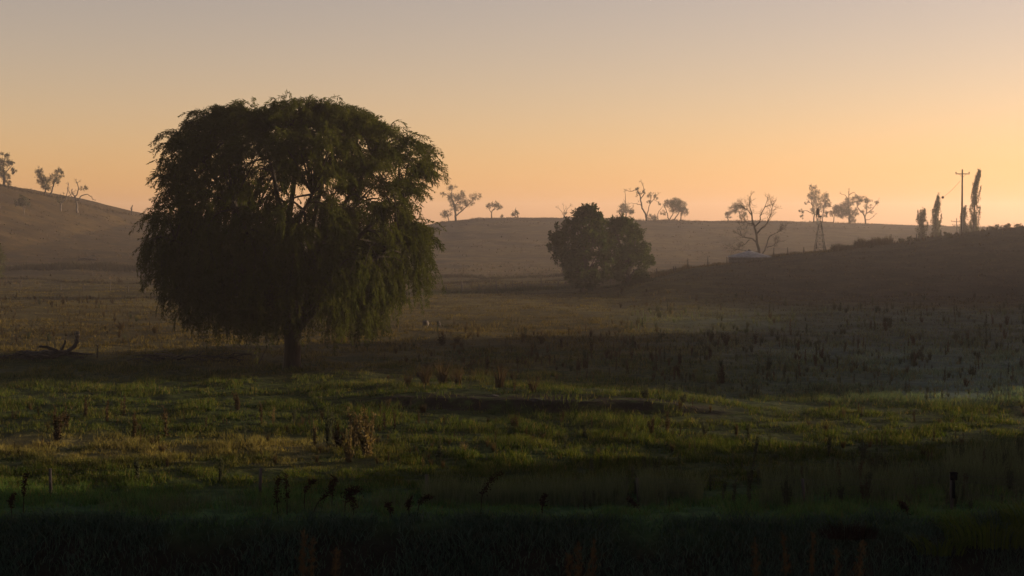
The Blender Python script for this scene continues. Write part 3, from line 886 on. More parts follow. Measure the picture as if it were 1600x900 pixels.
# ---- poplars beyond the right ridge
def poplar(label, base, D, rows, seed, prongs=()):
    r_ = random.Random(seed)
    X = (base[0] - 800) / F_PX * D
    root = empty('poplar', (X, D, tz(X, D) - .2)); tag(root, label, 'tree', 'poplars beyond the right ridge')
    s = D / F_PX
    z0 = tz(X, D)
    zpix = lambda y: CAM_Z + (HOR - y) / F_PX * D - z0
    wood, crown = Acc(), Acc()
    ys = np.array([r[0] for r in rows], float); xl = np.array([r[1] for r in rows]); xr = np.array([r[2] for r in rows])
    o = np.argsort(ys); ys, xl, xr = ys[o], xl[o], xr[o]
    ax = lambda y: ((np.interp(y, ys, xl) + np.interp(y, ys, xr)) / 2 - base[0]) * s
    yy = np.linspace(ys[-1], ys[0], 10)
    wood.tube([(0, 0, -.3)] + [(ax(y), 0, zpix(y)) for y in yy], np.linspace(.22, .02, 11), 7)
    n = int((ys[-1] - ys[0]) * 4.0)
    for k in range(n):
        y = r_.uniform(ys[0], ys[-1])
        hw = (np.interp(y, ys, xr) - np.interp(y, ys, xl)) / 2 * s * (.35 + 1.05 * float(vnoise(np.array(y / 5.0), np.array(seed * 3.3), 8)))
        az = r_.uniform(0, 2 * math.pi); f = math.sqrt(r_.random()) * r_.uniform(.6, 1.12)
        p = np.array((ax(y) + hw * f * math.cos(az), hw * f * math.sin(az), zpix(y)))
        m = 16
        pos = p + rng.normal(size=(m, 3)) * np.array((.10, .10, .30))
        crown.leaves(pos, rng.normal(size=(m, 3)) * .5 + np.array((0, 0, .5)), rng.uniform(.14, .3, m), rng.uniform(.09, .17, m), np.clip(r_.random() + rng.normal(size=m) * .2, 0, 1))
        if k % 4 == 0:
            wood.tube([(ax(y) , 0, zpix(y) - hw * 1.6), tuple(p)], [.05, .015], 4, cap=False)
    for (xa, ya, xb, yb) in prongs:               # side leaders
        m = 150; t_ = rng.random(m)[:, None]
        A = np.array(((xa - base[0]) * s, 0, zpix(ya))); B = np.array(((xb - base[0]) * s, .2, zpix(yb)))
        wood.tube([A, B], [.05, .015], 4, cap=False)
        pos = A + (B - A) * t_ + rng.normal(size=(m, 3)) * np.array((.16, .16, .2)) * (1.15 - t_)
        crown.leaves(pos, rng.normal(size=(m, 3)) * .5 + np.array((0, 0, .5)), rng.uniform(.14, .28, m), rng.uniform(.08, .15, m))
    wood.obj('trunk', M_BARK, root, smooth=True); crown.obj('crown', M_POPLAR, root)


poplar('short three-pronged poplar, leftmost of the poplars on the right', (1440, 370), 300, [(372, 1431, 1450), (355, 1431, 1449), (340, 1431, 1446), (332, 1433, 1446), (328, 1441, 1446)], 1, ((1434, 345, 1434, 327), (1438, 345, 1438.5, 326), (1444, 345, 1445, 324), (1448, 360, 1449, 345)))
poplar('slim poplar standing clear, second from the left', (1461, 368), 300, [(370, 1453, 1470), (345, 1453, 1470), (328, 1454, 1469), (318, 1460, 1468), (306, 1463, 1467)], 2, ((1468, 350, 1471, 332), (1456, 345, 1459, 322)))
poplar('small poplar hidden behind the tall power pole', (1506, 362), 292, [(364, 1498, 1512), (345, 1498, 1511), (332, 1500, 1510), (324, 1505, 1509)], 3)
poplar('tallest poplar, leaning right of the power pole', (1521, 360), 292, [(362, 1510, 1531), (345, 1511, 1531), (330, 1513, 1531), (315, 1514, 1529), (300, 1516, 1527), (288, 1519, 1527), (278, 1523, 1529), (266, 1527.5, 1531)], 4, ((1527, 315, 1532, 289), (1528, 345, 1531, 320), (1525, 300, 1530, 266)))


# ------------------------------------------------------------------ water tank, wind pump, poles, fences
def ridge_pt(px, back=0.0):
    """point on the right ridge under a photo column"""
    xs = [940, 1000, 1040, 1075, 1106, 1140, 1200, 1240, 1300, 1390, 1430, 1500, 1545, 1600]
    ds = [187, 192, 196, 200, 203, 207, 212, 215, 219, 224, 227, 230, 232, 234]
    Y = float(np.interp(px, xs, ds)) + back
    X = (px - 800) / F_PX * Y
    return np.array((X, Y, tz(X, Y)))


def build_tank():
    D = 213.0
    X = (1171 - 800) / F_PX * D
    z0 = tz(X, D) - .3
    eave = CAM_Z + (HOR - 401) / F_PX * D - z0
    rad = 32.5 * D / F_PX
    root = empty('water_tank', (X, D, z0)); tag(root, 'round pale water tank with a low conical iron roof on the ridge', 'water tank')
    n = 72
    an = np.arange(n) / n * 2 * math.pi
    w = Acc()
    rings = []
    for z, k in ((-.4, 1), (eave * .2, 1), (eave * .21, 1.012), (eave * .25, 1.012), (eave * .26, 1), (eave * .6, 1), (eave * .61, 1.012), (eave * .65, 1.012), (eave * .66, 1), (eave, 1)):
        rings.append(np.stack((np.cos(an) * rad * k, np.sin(an) * rad * k, 0 * an + z), 1))
    v = np.concatenate(rings); f = []
    for r in range(len(rings) - 1):
        i = r * n + np.arange(n); j = r * n + (np.arange(n) + 1) % n
        f.append(np.stack((i, j, j + n, i + n), 1))
    w.add(v, None, np.concatenate(f)); w.obj('wall', M_TANK, root)
    r_ = Acc()
    apex = eave + 9.0 * D / F_PX
    ro = rad * 1.05 * (1 + .0 * an)
    zz = np.where(np.arange(n) % 2 == 0, .03, -.01)
    ring0 = np.stack((np.cos(an) * ro, np.sin(an) * ro, eave + .02 + zz), 1)
    ring1 = np.stack((np.cos(an) * .3, np.sin(an) * .3, 0 * an + apex), 1)
    ring2 = ring0 - np.array((0, 0, .09))
    v = np.concatenate((ring2, ring0, ring1, [(0, 0, apex + .05)]))
    i = np.arange(n); j = (i + 1) % n
    r_.add(v, np.stack((i + 2 * n, j + 2 * n, np.full(n, 3 * n)), 1), np.concatenate((np.stack((i, j, j + n, i + n), 1), np.stack((i + n, j + n, j + 2 * n, i + 2 * n), 1))))
    roof = r_.obj('roof', M_ROOF, root)
    h = Acc(); h.tube([(0, 0, apex + .02), (0, 0, apex + .22)], .22, 10); h.obj('vent_cap', M_STEEL, roof)
    p = Acc(); p.tube([(rad * .86, -rad * .56, eave), (rad * .86, -rad * .56, -.3)], .05, 6); p.obj('pipe', M_STEEL, root)


build_tank()


def build_windpump():
    D = 221.0
    X = (1281 - 800) / F_PX * D
    z0 = tz(X, D) - .2
    top = CAM_Z + (HOR - 345) / F_PX * D - z0
    root = empty('wind_pump', (X, D, z0)); tag(root, 'steel lattice wind pump tower with its wheel edge-on, on the ridge', 'wind pump')
    b, t = .78, .14
    cor = [(-1, -1), (1, -1), (1, 1), (-1, 1)]
    at_h = lambda c, h: np.array((c[0] * (b + (t - b) * h / top), c[1] * (b + (t - b) * h / top), h))
    for c in cor:
        a = Acc(); a.tube([at_h(c, -.3), at_h(c, top)], .045, 5); a.obj('leg', M_STEEL, root)
    hs = np.linspace(.1, top * .92, 6)
    for k in range(5):
        for q in range(4):
            c0, c1 = cor[q], cor[(q + 1) % 4]
            a = Acc(); a.tube([at_h(c0, hs[k]), at_h(c1, hs[k + 1])], .02, 4); a.tube([at_h(c1, hs[k]), at_h(c0, hs[k + 1])], .02, 4)
            a.tube([at_h(c0, hs[k + 1]), at_h(c1, hs[k + 1])], .022, 4)
            a.obj('brace', M_STEEL, root)
    pz = top * .58
    a = Acc(); a.box((0, 0, pz), (1.25, 1.25, .06)); a.obj('platform', M_POST, root)
    # head: wheel in the y-z plane, seen edge-on
    zc = top + .62
    a = Acc(); a.tube([(0, 0, top - .1), (0, 0, zc + .1)], .07, 6); a.box((0, 0, zc), (.5, .22, .28)); a.obj('gearbox', M_STEEL, root)
    R0, R1, xw = .32, 1.2, -.36
    wh = empty('wheel', (0, 0, 0)); wh.parent = root
    for k in range(18):
        an = k / 18 * 2 * math.pi; d = np.array((0, math.cos(an), math.sin(an))); s = np.array((0, -math.sin(an), math.cos(an)))
        v = []
        for r, wd in ((R0, .07), (R1, .19)):
            for sg in (-1, 1):
                v.append(np.array((xw + sg * wd * .45, 0, zc)) + d * r + s * sg * wd)
        v = np.array(v); v = np.concatenate((v, v + np.array((.012, 0, 0))))
        a = Acc(); a.add(v, None, [(0, 1, 3, 2), (4, 6, 7, 5), (0, 4, 5, 1), (2, 3, 7, 6), (0, 2, 6, 4), (1, 5, 7, 3)]); a.obj('blade', M_STEEL, wh)
    for r in (.45, 1.0):
        th = np.linspace(0, 2 * math.pi, 33)
        a = Acc(); a.tube(np.stack((0 * th + xw, np.cos(th) * r, np.sin(th) * r + zc), 1), .018, 4, cap=False); a.obj('rim', M_STEEL, wh)
    a = Acc(); a.tube([(xw, 0, zc), (.3, 0, zc)], .04, 6); a.obj('axle', M_STEEL, wh)
    # folded tail, nearly parallel to the wheel
    a = Acc(); a.tube([(.2, 0, zc), (.42, 1.3, zc)], .03, 5); a.box((.46, 1.6, zc), (.02, .9, .7), -.16); a.obj('tail_vane', M_STEEL, root)


build_windpump()


def build_pole(label, px, ytop, D, arms, name='power_pole', base=None, w=1.0):
    X = (px - 800) / F_PX * D
    z0 = tz(X, D) - .3
    H = CAM_Z + (HOR - ytop) / F_PX * D - z0
    root = empty(name, (X, D, z0)); tag(root, label, 'power pole')
    a = Acc(); a.tube(smooth_path([(0, 0, 0), (.03, 0, H * .5), (0, 0, H)], 6), np.linspace(.17, .11, 6) * w, 10); a.obj('pole', M_POST, root)
    for (ya, hw) in arms:
        z = CAM_Z + (HOR - ya) / F_PX * D - z0
        L = hw * D / F_PX
        c = Acc(); c.box((0, -.16, z), (2 * L, .10, .12)); arm = c.obj('crossarm', M_POST, root)
        for x in (-L * .93, L * .93):
            i = Acc(); i.tube([(x, -.16, z + .04), (x, -.16, z + .14), (x, -.16, z + .17), (x, -.16, z + .27), (x, -.16, z + .30)], [.03, .04, .10, .10, .04], 8); i.obj('insulator', M_LOG, arm)
        for sg in (-1, 1):
            i = Acc(); i.tube([(sg * L * .5, -.16, z - .04), (0, -.14, z - .55)], .02, 4); i.obj('strut', M_STEEL, root)
    return root


build_pole('tall timber power pole with one crossarm on the right ridge', 1502, 265, 233, [(272, 11)])
build_pole('far power pole with two crossarms, just left of the tall pole', 1494, 341, 430, [(346, 8.5), (351.5, 7)])
a = Acc()
p0, p1 = at(1499, 283, 232.8), at(1459, 316, 300)
t = np.linspace(0, 1, 14)[:, None]
path = p0 * (1 - t) + p1 * t - np.array((0, 0, 1.0)) * (t * (1 - t)) * 1.6
a.tube(path, .022, 4)
sw = a.obj('service_wire', M_WIRE); tag(sw, 'thin wire slanting down from the tall power pole to the left', 'wire')
b = Acc(); q = at(1475, 306, 272); q = path[np.argmin(np.abs(path[:, 1] - 272))]
th = np.linspace(-1, 1, 7)
b.tube([q + np.array((0, 0, .26 * k)) for k in th], [.02, .16, .23, .26, .23, .16, .02], 9); b.obj('marker_ball', M_BLACK, sw)


def fence(label, pts, hts, rad=.055, wires=(.35, .7, 1.0), rails=None, name='wire_fence', wr=.007):
    """pts: ground points of the posts, hts: post heights"""
    root = empty(name, pts[0]); tag(root, label, 'fence')
    o = np.array(pts[0])
    for p, h in zip(pts, hts):
        a = Acc(); p = np.array(p) - o
        ln = rng.normal(size=2) * .03
        a.tube([p - np.array((0, 0, .3)), p + np.array((ln[0] * .5, ln[1] * .5, h * .5)), p + np.array((ln[0], ln[1], h))], [rad, rad * .95, rad * .85], 7)
        a.obj('post', M_POST, root)
    for f in wires:
        a = Acc(); path = []
        for k in range(len(pts) - 1):
            A, B = np.array(pts[k]) - o, np.array(pts[k + 1]) - o
            hA, hB = f * min(hts[k], 1.2), f * min(hts[k + 1], 1.2)
            for u in (0, .25, .5, .75):
                p = A * (1 - u) + B * u
                p[2] += hA * (1 - u) + hB * u - .05 * u * (1 - u) * 4
                path.append(p)
        p = np.array(pts[-1]) - o; p[2] += f * min(hts[-1], 1.2); path.append(p)
        a.tube(path, wr, 4, cap=False); a.obj('wire', M_WIRE, root)
    return root


mid = [ground_at(x, y) for x, y in ((655, 458), (671, 457), (697, 457), (722, 456), (749, 456), (776, 455), (790, 454), (825, 450), (846, 448), (872, 448), (899, 447), (925, 445), (954, 442), (980, 440))]
fence('long wire fence with grey posts crossing the valley behind the weeping tree', mid, [1.1, 1.0, .8, 1.25, .8, 1.3, .9, 1.0, 1.35, .9, 1.5, 1.3, 1.25, 1.1], .10)
lf = [ground_at(x, y) for x, y in ((-10, 450), (32, 451), (62, 452), (95, 453), (130, 454), (172, 456), (200, 457), (226, 458), (256, 459))]
fence('thin wire fence at the far side of the dry left paddock', lf, [1.0, 1.1, .9, 1.0, .9, 1.5, 1.1, 1.2, 1.0], .05)
rf = [ridge_pt(x) for x in (1007, 1026, 1053, 1056, 1075, 1106, 1136)]
fence('wooden post fence climbing the ridge left of the water tank', rf, [1.4, 1.1, .9, .8, 1.35, 1.3, 1.0], .08)
rf = [ridge_pt(x, 1.5) for x in (1209, 1231, 1256, 1300, 1346, 1392, 1432, 1470)]
fence('wire fence along the ridge top right of the wind pump', rf, [1.3, 1.0, .9, 1.0, 1.1, 1.45, 1.0, 1.0], .08)
nf = [ground_at(x, y) for x, y in ((-240, 783), (75, 780), (403, 786), (667, 784), (1000, 787), (1260, 790), (1492, 800), (1800, 800))]
fence('low wire fence on thin stakes in the shaded foreground', nf, [.8, .86, .95, .75, .7, .7, 1.0, .8], .05, wires=(.45, .8, .97), wr=.003)
q = nf[6]
a = Acc(); a.box((0, 0, .10), (.17, .13, .18)); a.box((0, 0, .205), (.20, .16, .03)); a.tube([(0, 0, -.5), (0, 0, .02)], .04, 6)
o = a.obj('fence_box', M_BLACK, loc=(q[0], q[1] - .15, q[2] + .86)); tag(o, 'small black box on a fence stake at the right', 'box')

# small gate in the valley fence
g0, g1 = ground_at(801, 452), ground_at(816, 451)
gate = empty('field_gate', g0); tag(gate, 'small dark field gate in the valley fence', 'gate')
dv = g1 - g0
for u in (0, .5, 1):
    a = Acc(); p = dv * u; a.tube([p - np.array((0, 0, .2)), p + np.array((0, 0, 1.15 if u != .5 else .95))], .08 if u != .5 else .04, 6); a.obj('post', M_POST, gate)
for h in (.25, .6, .92):
    a = Acc(); a.tube([np.array((0, -.03, h)), dv + np.array((0, -.03, h))], .035, 5); a.obj('rail', M_POST, gate)

# stile rails under the leafy trees
g0, g1 = ground_at(926, 446), ground_at(955, 444)
st = empty('post_and_rail', g0); tag(st, 'short post and rail panel under the leafy tree pair', 'rail')
dv = g1 - g0
for u in (0, 1):
    a = Acc(); p = dv * u; a.tube([p - np.array((0, 0, .2)), p + np.array((0, 0, 1.3))], .09, 6); a.obj('post', M_POST, st)
for h in (.55, 1.0):
    a = Acc(); a.tube([np.array((0, -.06, h)), dv + np.array((0, -.06, h))], .045, 5); a.obj('rail', M_POST, st)


# ------------------------------------------------------------------ timber, stumps, stones
def timber(name, label, cat, base, limbs, mat, knots=True, D=None):
    g = ground_at(*base) if D is None else np.array(((base[0] - 800) / F_PX * D, D, tz((base[0] - 800) / F_PX * D, D)))
    s = g[1] / F_PX
    root = empty(name, g); tag(root, label, cat)
    for k, (pts, w0, w1, dep) in enumerate(limbs):
        loc = [px_local(base, g[1], p, dep * i / (len(pts) - 1)) for i, p in enumerate(pts)]
        path = smooth_path(loc, 4 * len(pts)); path += rng.normal(size=path.shape) * s * .3
        a = Acc(); r = np.linspace(w0, w1, len(path)) * s * .5 * (1 + .18 * rng.normal(size=len(path)) * knots)
        a.tube(path, np.clip(r, .008, None), 8); a.obj('limb', mat, root, smooth=True)
    return root


timber('fallen_tree', 'black fallen tree with a curled upright limb on the left mound', 'fallen tree', (92, 556),
       [([(30, 556), (60, 553), (95, 554), (140, 557)], 13, 6, .4), ([(96, 553), (106, 548), (114, 540), (116, 530), (116, 521)], 6.5, 6.5, .5), ([(116, 526), (119, 522), (122, 521)], 2.2, 1, .1),
        ([(90, 552), (97, 543), (101, 536), (103, 531)], 3.8, 2.6, -.3), ([(104, 553), (90, 549), (76, 543), (63, 540)], 6, 3.4, -.5), ([(116, 523), (115, 518)], 2.5, 1, 0)], M_LOG)
timber('stake', 'short dark stake standing right of the fallen tree', 'stake', (150, 561), [([(150, 563), (150.5, 551), (151, 540)], 2.2, 1.8, 0)], M_LOG)
timber('fallen_branch', 'pale bare fallen branch lying on the mound under the weeping tree', 'branch', (275, 562),
       [([(240, 553), (262, 555), (285, 559), (318, 566)], 2.2, 1.0, .5), ([(270, 556), (258, 551), (245, 551)], 1.2, .6, .3), ([(290, 560), (305, 556), (322, 558)], 1.2, .6, -.3)], M_DEAD)
timber('fallen_branch', 'thin dark stick leaning up left of the weeping tree trunk', 'branch', (399, 574), [([(398, 575), (405, 564), (411, 553), (416, 543)], 1.8, 1.0, .2)], M_LOG)
def stick_limbs(x0, x1, y0, y1, n, seed):
    r_ = random.Random(seed); out = []
    for k in range(n):
        x, y = r_.uniform(x0, x1), r_.uniform(y0, y1); L = r_.uniform(14, 40); sg = r_.choice((-1, 1))
        out.append(([(x, y), (x + sg * L * .5, y - r_.uniform(0, 6)), (x + sg * L, y - r_.uniform(-3, 11))], r_.uniform(2, 4.5), r_.uniform(.7, 1.4), r_.uniform(-1, 1)))
    return out


timber('branch_pile', 'low dark heap of broken branches along the left edge mound', 'branch pile', (50, 562), stick_limbs(0, 130, 556, 563, 22, 3), M_LOG)
timber('branch_pile', 'dark heap of fallen branches under the left side of the weeping tree', 'branch pile', (290, 566), stick_limbs(232, 380, 557, 568, 24, 4), M_LOG)
timber('fallen_branch', 'dark fallen bough lying on the left hillside', 'branch', (136, 402), [([(122, 401), (130, 399), (140, 400), (150, 401)], 3.2, 2.4, .6), ([(134, 400), (141, 395), (148, 393)], 2.6, 1.6, .4), ([(141, 396), (144, 400)], 1.5, 1, 0), ([(149, 394), (149, 401)], 1.5, 1, .2)], M_LOG, D=312)


def lump(name, label, cat, px, w, h, mat, seed, flat=.25):
    g = ground_at(*px); s = g[1] / F_PX
    r_ = np.random.default_rng(seed)
    n, m = 12, 6
    v = []
    for j in range(m + 1):
        ph = j / m * math.pi * .5
        for i in range(n):
            th = i / n * 2 * math.pi
            k = 1 + .16 * r_.normal()
            v.append((math.cos(th) * math.cos(ph) ** flat * w * s * .5 * k, math.sin(th) * math.cos(ph) ** flat * w * s * .5 * k, math.sin(ph) * h * s * (1 + .05 * r_.normal()) - .05))
    v = np.array(v); f = []
    for j in range(m):
        i = j * n + np.arange(n); k = j * n + (np.arange(n) + 1) % n
        f.append(np.stack((i, k, k + n, i + n), 1))
    a = Acc(); a.add(v, None, np.concatenate(f)); o = a.obj(name, mat, loc=g); tag(o, label, cat)


lump('tree_stump', 'low grey stump in the grass right of the weeping tree', 'stump', (665, 509), 10, 9, M_POST, 1)
lump('tree_stump', 'narrower brown stump beside the grey stump', 'stump', (685, 509), 6, 8, M_LOG, 2)
lump('stone', 'small dark stone among the tall stalks in mid paddock', 'stone', (655, 589), 11, 9, M_LOG, 3, .6)
lump('stone', 'flat bluish stone on the bare earth strip', 'stone', (770, 620), 18, 4, M_STONE, 4, .7)
lump('stone', 'broad low stone at the lip of the bare earth strip', 'stone', (840, 625), 26, 4, M_STONE, 6, .7)


# ------------------------------------------------------------------ grass
def field_grass():
    a = Acc()
    # equal screen density: sample image rows and columns, drop onto the ground
    n = 640000
    py = HOR + 8 * 1.0 / (1 / rng.uniform(HOR + 58, HOR + 478, n)) * 0 + rng.uniform(HOR + 70, HOR + 480, n) - HOR
    Y = 8.0 * F_PX / (py - HOR)
    X = rng.uniform(-.37, .37, n) * Y
    keep = (Y > 41.0) & (Y < 245)
    X, Y = X[keep], Y[keep]
    tus = .6 * fbm(X / 1.7, Y / 1.7, 31, 3) + .4 * fbm(X / .45, Y / .6, 33, 2); lush = fbm(X / 7.0, Y / 5.0, 41, 2)
    keep = rng.random(len(X)) < np.clip((tus - .38) * 4.5, .07, 1)
    # bare earth strip
    yy = Y + .18 * X
    bare = (X > -8) & (X < 10) & (yy > 65.4) & (yy < 68.2)
    keep &= ~(bare & (rng.random(len(X)) < .86))
    X, Y, tus, lush = X[keep], Y[keep], tus[keep], lush[keep]
    px = Y / 1536.0
    h = np.clip(.05 + .75 * np.clip(tus - .42, 0, 1) + .08 * lush, .05, .40) * rng.uniform(.6, 1.3, len(X))
    h = np.where(Y > 110, h * .8, h)
    w = np.maximum(.018, px * rng.uniform(.55, 1.1, len(X)))
    az = rng.uniform(0, 2 * math.pi, len(X))
    b = np.stack((X, Y, terrain(X, Y) - .02), 1)
    a.blades(b, h, w, h * rng.uniform(.1, .8, len(X)), az)
    o = a.obj('pasture_grass', M_GRASS); o['kind'] = 'stuff'; o['label'] = 'short tussocky green and straw grass covering the paddock'


field_grass()


def strip_grass(name, label, mat, X, Y, h, w, seg=1, lean=.5, tip=0.0, zoff=0.0):
    a = Acc()
    b = np.stack((X, Y, terrain(X, Y) - .03 + zoff), 1)
    a.blades(b, h, w, h * lean * rng.uniform(.3, 1.3, len(X)), rng.uniform(0, 2 * math.pi, len(X)), seg=seg, tipdrop=tip)
    o = a.obj(name, mat); o['kind'] = 'stuff'; o['label'] = label
    return o


# long arching grass on the creek bank
n = 46000
X = rng.uniform(-19, 19, n); Y = rng.uniform(38.6, 41.35, n)
k = fbm(X / 1.1, Y / .8, 61, 2)
m = rng.random(n) < np.clip((k - .25) * 3, .15, 1); X, Y, k = X[m], Y[m], k[m]
strip_grass('bank_grass', 'long dark arching grass hanging over the creek bank', M_BANK, X, Y, (.20 + .50 * k) * rng.uniform(.55, 1.2, len(X)), rng.uniform(.018, .035, len(X)), 3, .75, .35)
# near slope below the camera
n = 14000
X = rng.uniform(-14, 14, n); Y = rng.uniform(3, 38, n)
strip_grass('slope_grass', 'dark grass on the near slope below the view', M_BANK, X, Y, rng.uniform(.12, .3, n), rng.uniform(.02, .03, n), 2, .6, .2)
# tall seeding grass in the shaded foreground
for (x0, x1, y0, y1, dens, hh) in ((660, 980, 765, 792, 6000, .62), (1000, 1100, 765, 792, 2300, .75), (1190, 1600, 745, 800, 9000, .6), (150, 640, 785, 806, 3000, .4), (1480, 1640, 715, 770, 3600, .75)):
    pxx = rng.uniform(x0, x1, dens); pyy = rng.uniform(y0, y1, dens)
    Y = 8 * F_PX / (pyy - HOR); X = (pxx - 800) / F_PX * Y
    k = fbm(X / 1.2, Y / .9, 71, 2); m = rng.random(dens) < np.clip((k - .32) * 3.4, .05, 1)
    X, Y, k = X[m], Y[m], k[m]
    strip_grass('tall_grass', 'patch of tall thin seeding grass in the shaded foreground', M_TALL, X, Y, hh * (.5 + k) * rng.uniform(.5, 1.2, len(X)), rng.uniform(.010, .022, len(X)), 2, .3)
# rushes at the foot of the left hill and along the valley drains
def line_rush(label, pts, n, hh, wid, mat=M_TALL):
    P = np.array([ground_at(*p) for p in pts])
    t = rng.uniform(0, len(P) - 1.001, n); k = t.astype(int); f = (t - k)[:, None]
    q = P[k] * (1 - f) + P[k + 1] * f
    X = q[:, 0] + rng.normal(size=n) * wid * .4; Y = q[:, 1] + rng.normal(size=n) * wid
    c = fbm(X / 3, Y / 6, 81, 2)
    strip_grass('rush_bed', label, mat, X, Y, hh * (.5 + .9 * c) * rng.uniform(.5, 1.2, n), Y / 1536 * rng.uniform(.5, 1.0, n), 1, .3)


line_rush('dark rush bed along the foot of the left hill', [(25, 421), (60, 420), (100, 419), (145, 419), (190, 420), (245, 421)], 5200, 1.0, 3.0, M_RUSH)
line_rush('low dark rushes lining the valley drain', [(655, 434), (700, 433), (750, 434), (775, 437), (820, 434), (860, 432), (900, 431)], 2600, .5, 1.0, M_RUSH)
line_rush('thin dark drain line across the valley flat', [(655, 443), (720, 442), (780, 441), (850, 440), (890, 439)], 1500, .35, .7, M_RUSH)
line_rush('dark drain edge across the left flat', [(-10, 435), (60, 437), (120, 441), (180, 444), (250, 446)], 1900, .4, .7, M_RUSH)
line_rush('low dark scrub under the valley fence', [(655, 460), (760, 457), (830, 453), (900, 450), (980, 444), (1010, 440)], 3800, .45, 1.6, M_WEEDG)
# rough grass on the far skyline
n = 9000
X = rng.uniform(-185, 190, n); Y = np.interp(X, BACK[0], BACK[1]) + rng.normal(size=n) * 3
strip_grass('crest_grass', 'rough dry grass along the far hill skyline', M_WEED, X, Y, .25 + .7 * vnoise(X / 4, X * 0, 19) * rng.random(n), rng.uniform(.12, .3, n), 1, .3)
n = 5200
Y = rng.uniform(215, 515, n); X = rng.uniform(-.36, .36, n) * Y
m = (rng.random(n) < np.clip((fbm(X / 22, Y / 30, 37, 2) - .36) * 4, .04, 1)); X, Y = X[m], Y[m]; n = len(X)
X = np.repeat(X, 3) + rng.normal(size=3 * n) * .35; Y = np.repeat(Y, 3) + rng.normal(size=3 * n) * .3
strip_grass('hill_tussocks', 'scattered rough tussocks over the far dry hills', M_WEED, X, Y, rng.uniform(.2, .55, 3 * n), rng.uniform(.15, .45, 3 * n), 1, .4)
# tall growth along the ridge fence
for (x0, x1, n, hh, label) in ((1010, 1075, 900, .7, 'dry golden grass along the ridge fence near the leafy pair'), (1076, 1140, 700, .55, 'dry grass along the ridge fence left of the tank'), (1205, 1300, 1000, .55, 'dry grass along the ridge between tank and wind pump'), (1300, 1392, 2600, 1.15, 'tall dark rushes along the ridge fence right of the wind pump')):
    pxx = rng.uniform(x0, x1, n)
    P = np.array([ridge_pt(x, 1.0) for x in np.linspace(x0, x1, 24)])
    t = (pxx - x0) / (x1 - x0) * 22.99; k = t.astype(int); f = (t - k)[:, None]
    q = P[k] * (1 - f) + P[k + 1] * f
    X, Y = q[:, 0], q[:, 1] + rng.normal(size=n) * 1.0
    c = vnoise(X / 1.2, Y * 0, 91)
    strip_grass('ridge_grass', label, M_WEED if hh > 1 else M_GOLD, X, Y, hh * (.4 + .8 * c) * rng.uniform(.5, 1.2, n), rng.uniform(.05, .11, n), 1, .25)


# ------------------------------------------------------------------ weeds
def weed_mesh(kind, seed):
    """unit-height plants, base at the origin"""
    r_ = np.random.default_rng(seed); a = Acc()
    U = r_.uniform
    if kind in ('stalk', 'thistle', 'bush'):
        ns = {'stalk': 3, 'thistle': 6, 'bush': 15}[kind]
        sp = {'stalk': .10, 'thistle': .22, 'bush': .36}[kind]
        for k in range(ns):
            az = U(0, 6.28); r = sp * U(.1, 1)
            h = 1.0 if k == 0 else U(.5, .97)
            tip = np.array((math.cos(az) * r, math.sin(az) * r, h))
            b0 = np.array((math.cos(az) * r * .18, math.sin(az) * r * .18, 0))
            path = smooth_path([b0, b0 * .5 + tip * .5 + np.array((U(-.03, .03), U(-.03, .03), .04)), tip], 7)
            a.tube(path, np.linspace(.024, .010, 7), 4, cap=False)
            nl = {'stalk': 34, 'thistle': 42, 'bush': 34}[kind]
            t = U(.12, 1, nl); q = path[np.clip((t * 6).astype(int), 0, 6)] + r_.normal(size=(nl, 3)) * .012
            d = r_.normal(size=(nl, 3)) * .7 + np.array((0, 0, .45))
            a.leaves(q, d, U(.07, .19, nl) * (1.25 - .6 * t), U(.028, .065, nl))
            m = 5 if kind != 'bush' else 7      # seed heads
            q = path[-1] + r_.normal(size=(m, 3)) * np.array((.03, .03, .03))
            a.leaves(q, r_.normal(size=(m, 3)) + np.array((0, 0, .5)), U(.04, .07, m), U(.03, .05, m))
        n = 10
        a.leaves(r_.normal(size=(n, 3)) * .02 + np.array((0, 0, .02)), np.stack((r_.normal(size=n), r_.normal(size=n), U(.1, .7, n)), 1), U(.10, .22, n), U(.04, .08, n))
    else:                                       # rush tuft
        n = 60
        az = U(0, 6.28, n)
        b = np.stack((np.cos(az) * U(0, .12, n), np.sin(az) * U(0, .12, n), np.zeros(n)), 1)
        a.blades(b, U(.4, 1.0, n), U(.026, .045, n), U(.1, .45, n), az, seg=2, tipdrop=.08)
    return a


WM = {}
for kind in ('stalk', 'thistle', 'bush', 'tuft'):
    for v in range(4):
        WM[kind, v] = {}
        acc = weed_mesh(kind, 100 + v * 7 + len(kind))
        for mn, m in (('dry', M_WEED), ('green', M_WEEDG), ('gold', M_GOLD)):
            WM[kind, v][mn] = (acc, m, None)


def weed_data(kind, v, mn):
    acc, m, me = WM[kind, v][mn]
    if me is None:
        me = acc.mesh(kind + '_weed', m); WM[kind, v][mn] = (acc, m, me)
    return me


NAMES = {'stalk': 'weed_stalk', 'thistle': 'thistle', 'bush': 'dry_weed_clump', 'tuft': 'rush_tuft'}


def put_weed(kind, px, hpx, label, mn='dry', group=None, v=None, wide=1.0):
    g = ground_at(*px)
    o = bpy.data.objects.new(NAMES[kind], weed_data(kind, random.randint(0, 3) if v is None else v, mn))
    COL.objects.link(o)
    h = hpx * g[1] / F_PX
    o.location = (g[0], g[1], g[2] - .03); o.scale = (h * wide, h * wide, h); o.rotation_euler = (rng.normal() * .05, rng.normal() * .05, random.uniform(0, 6.28))
    tag(o, label, 'weed', group)
    return o


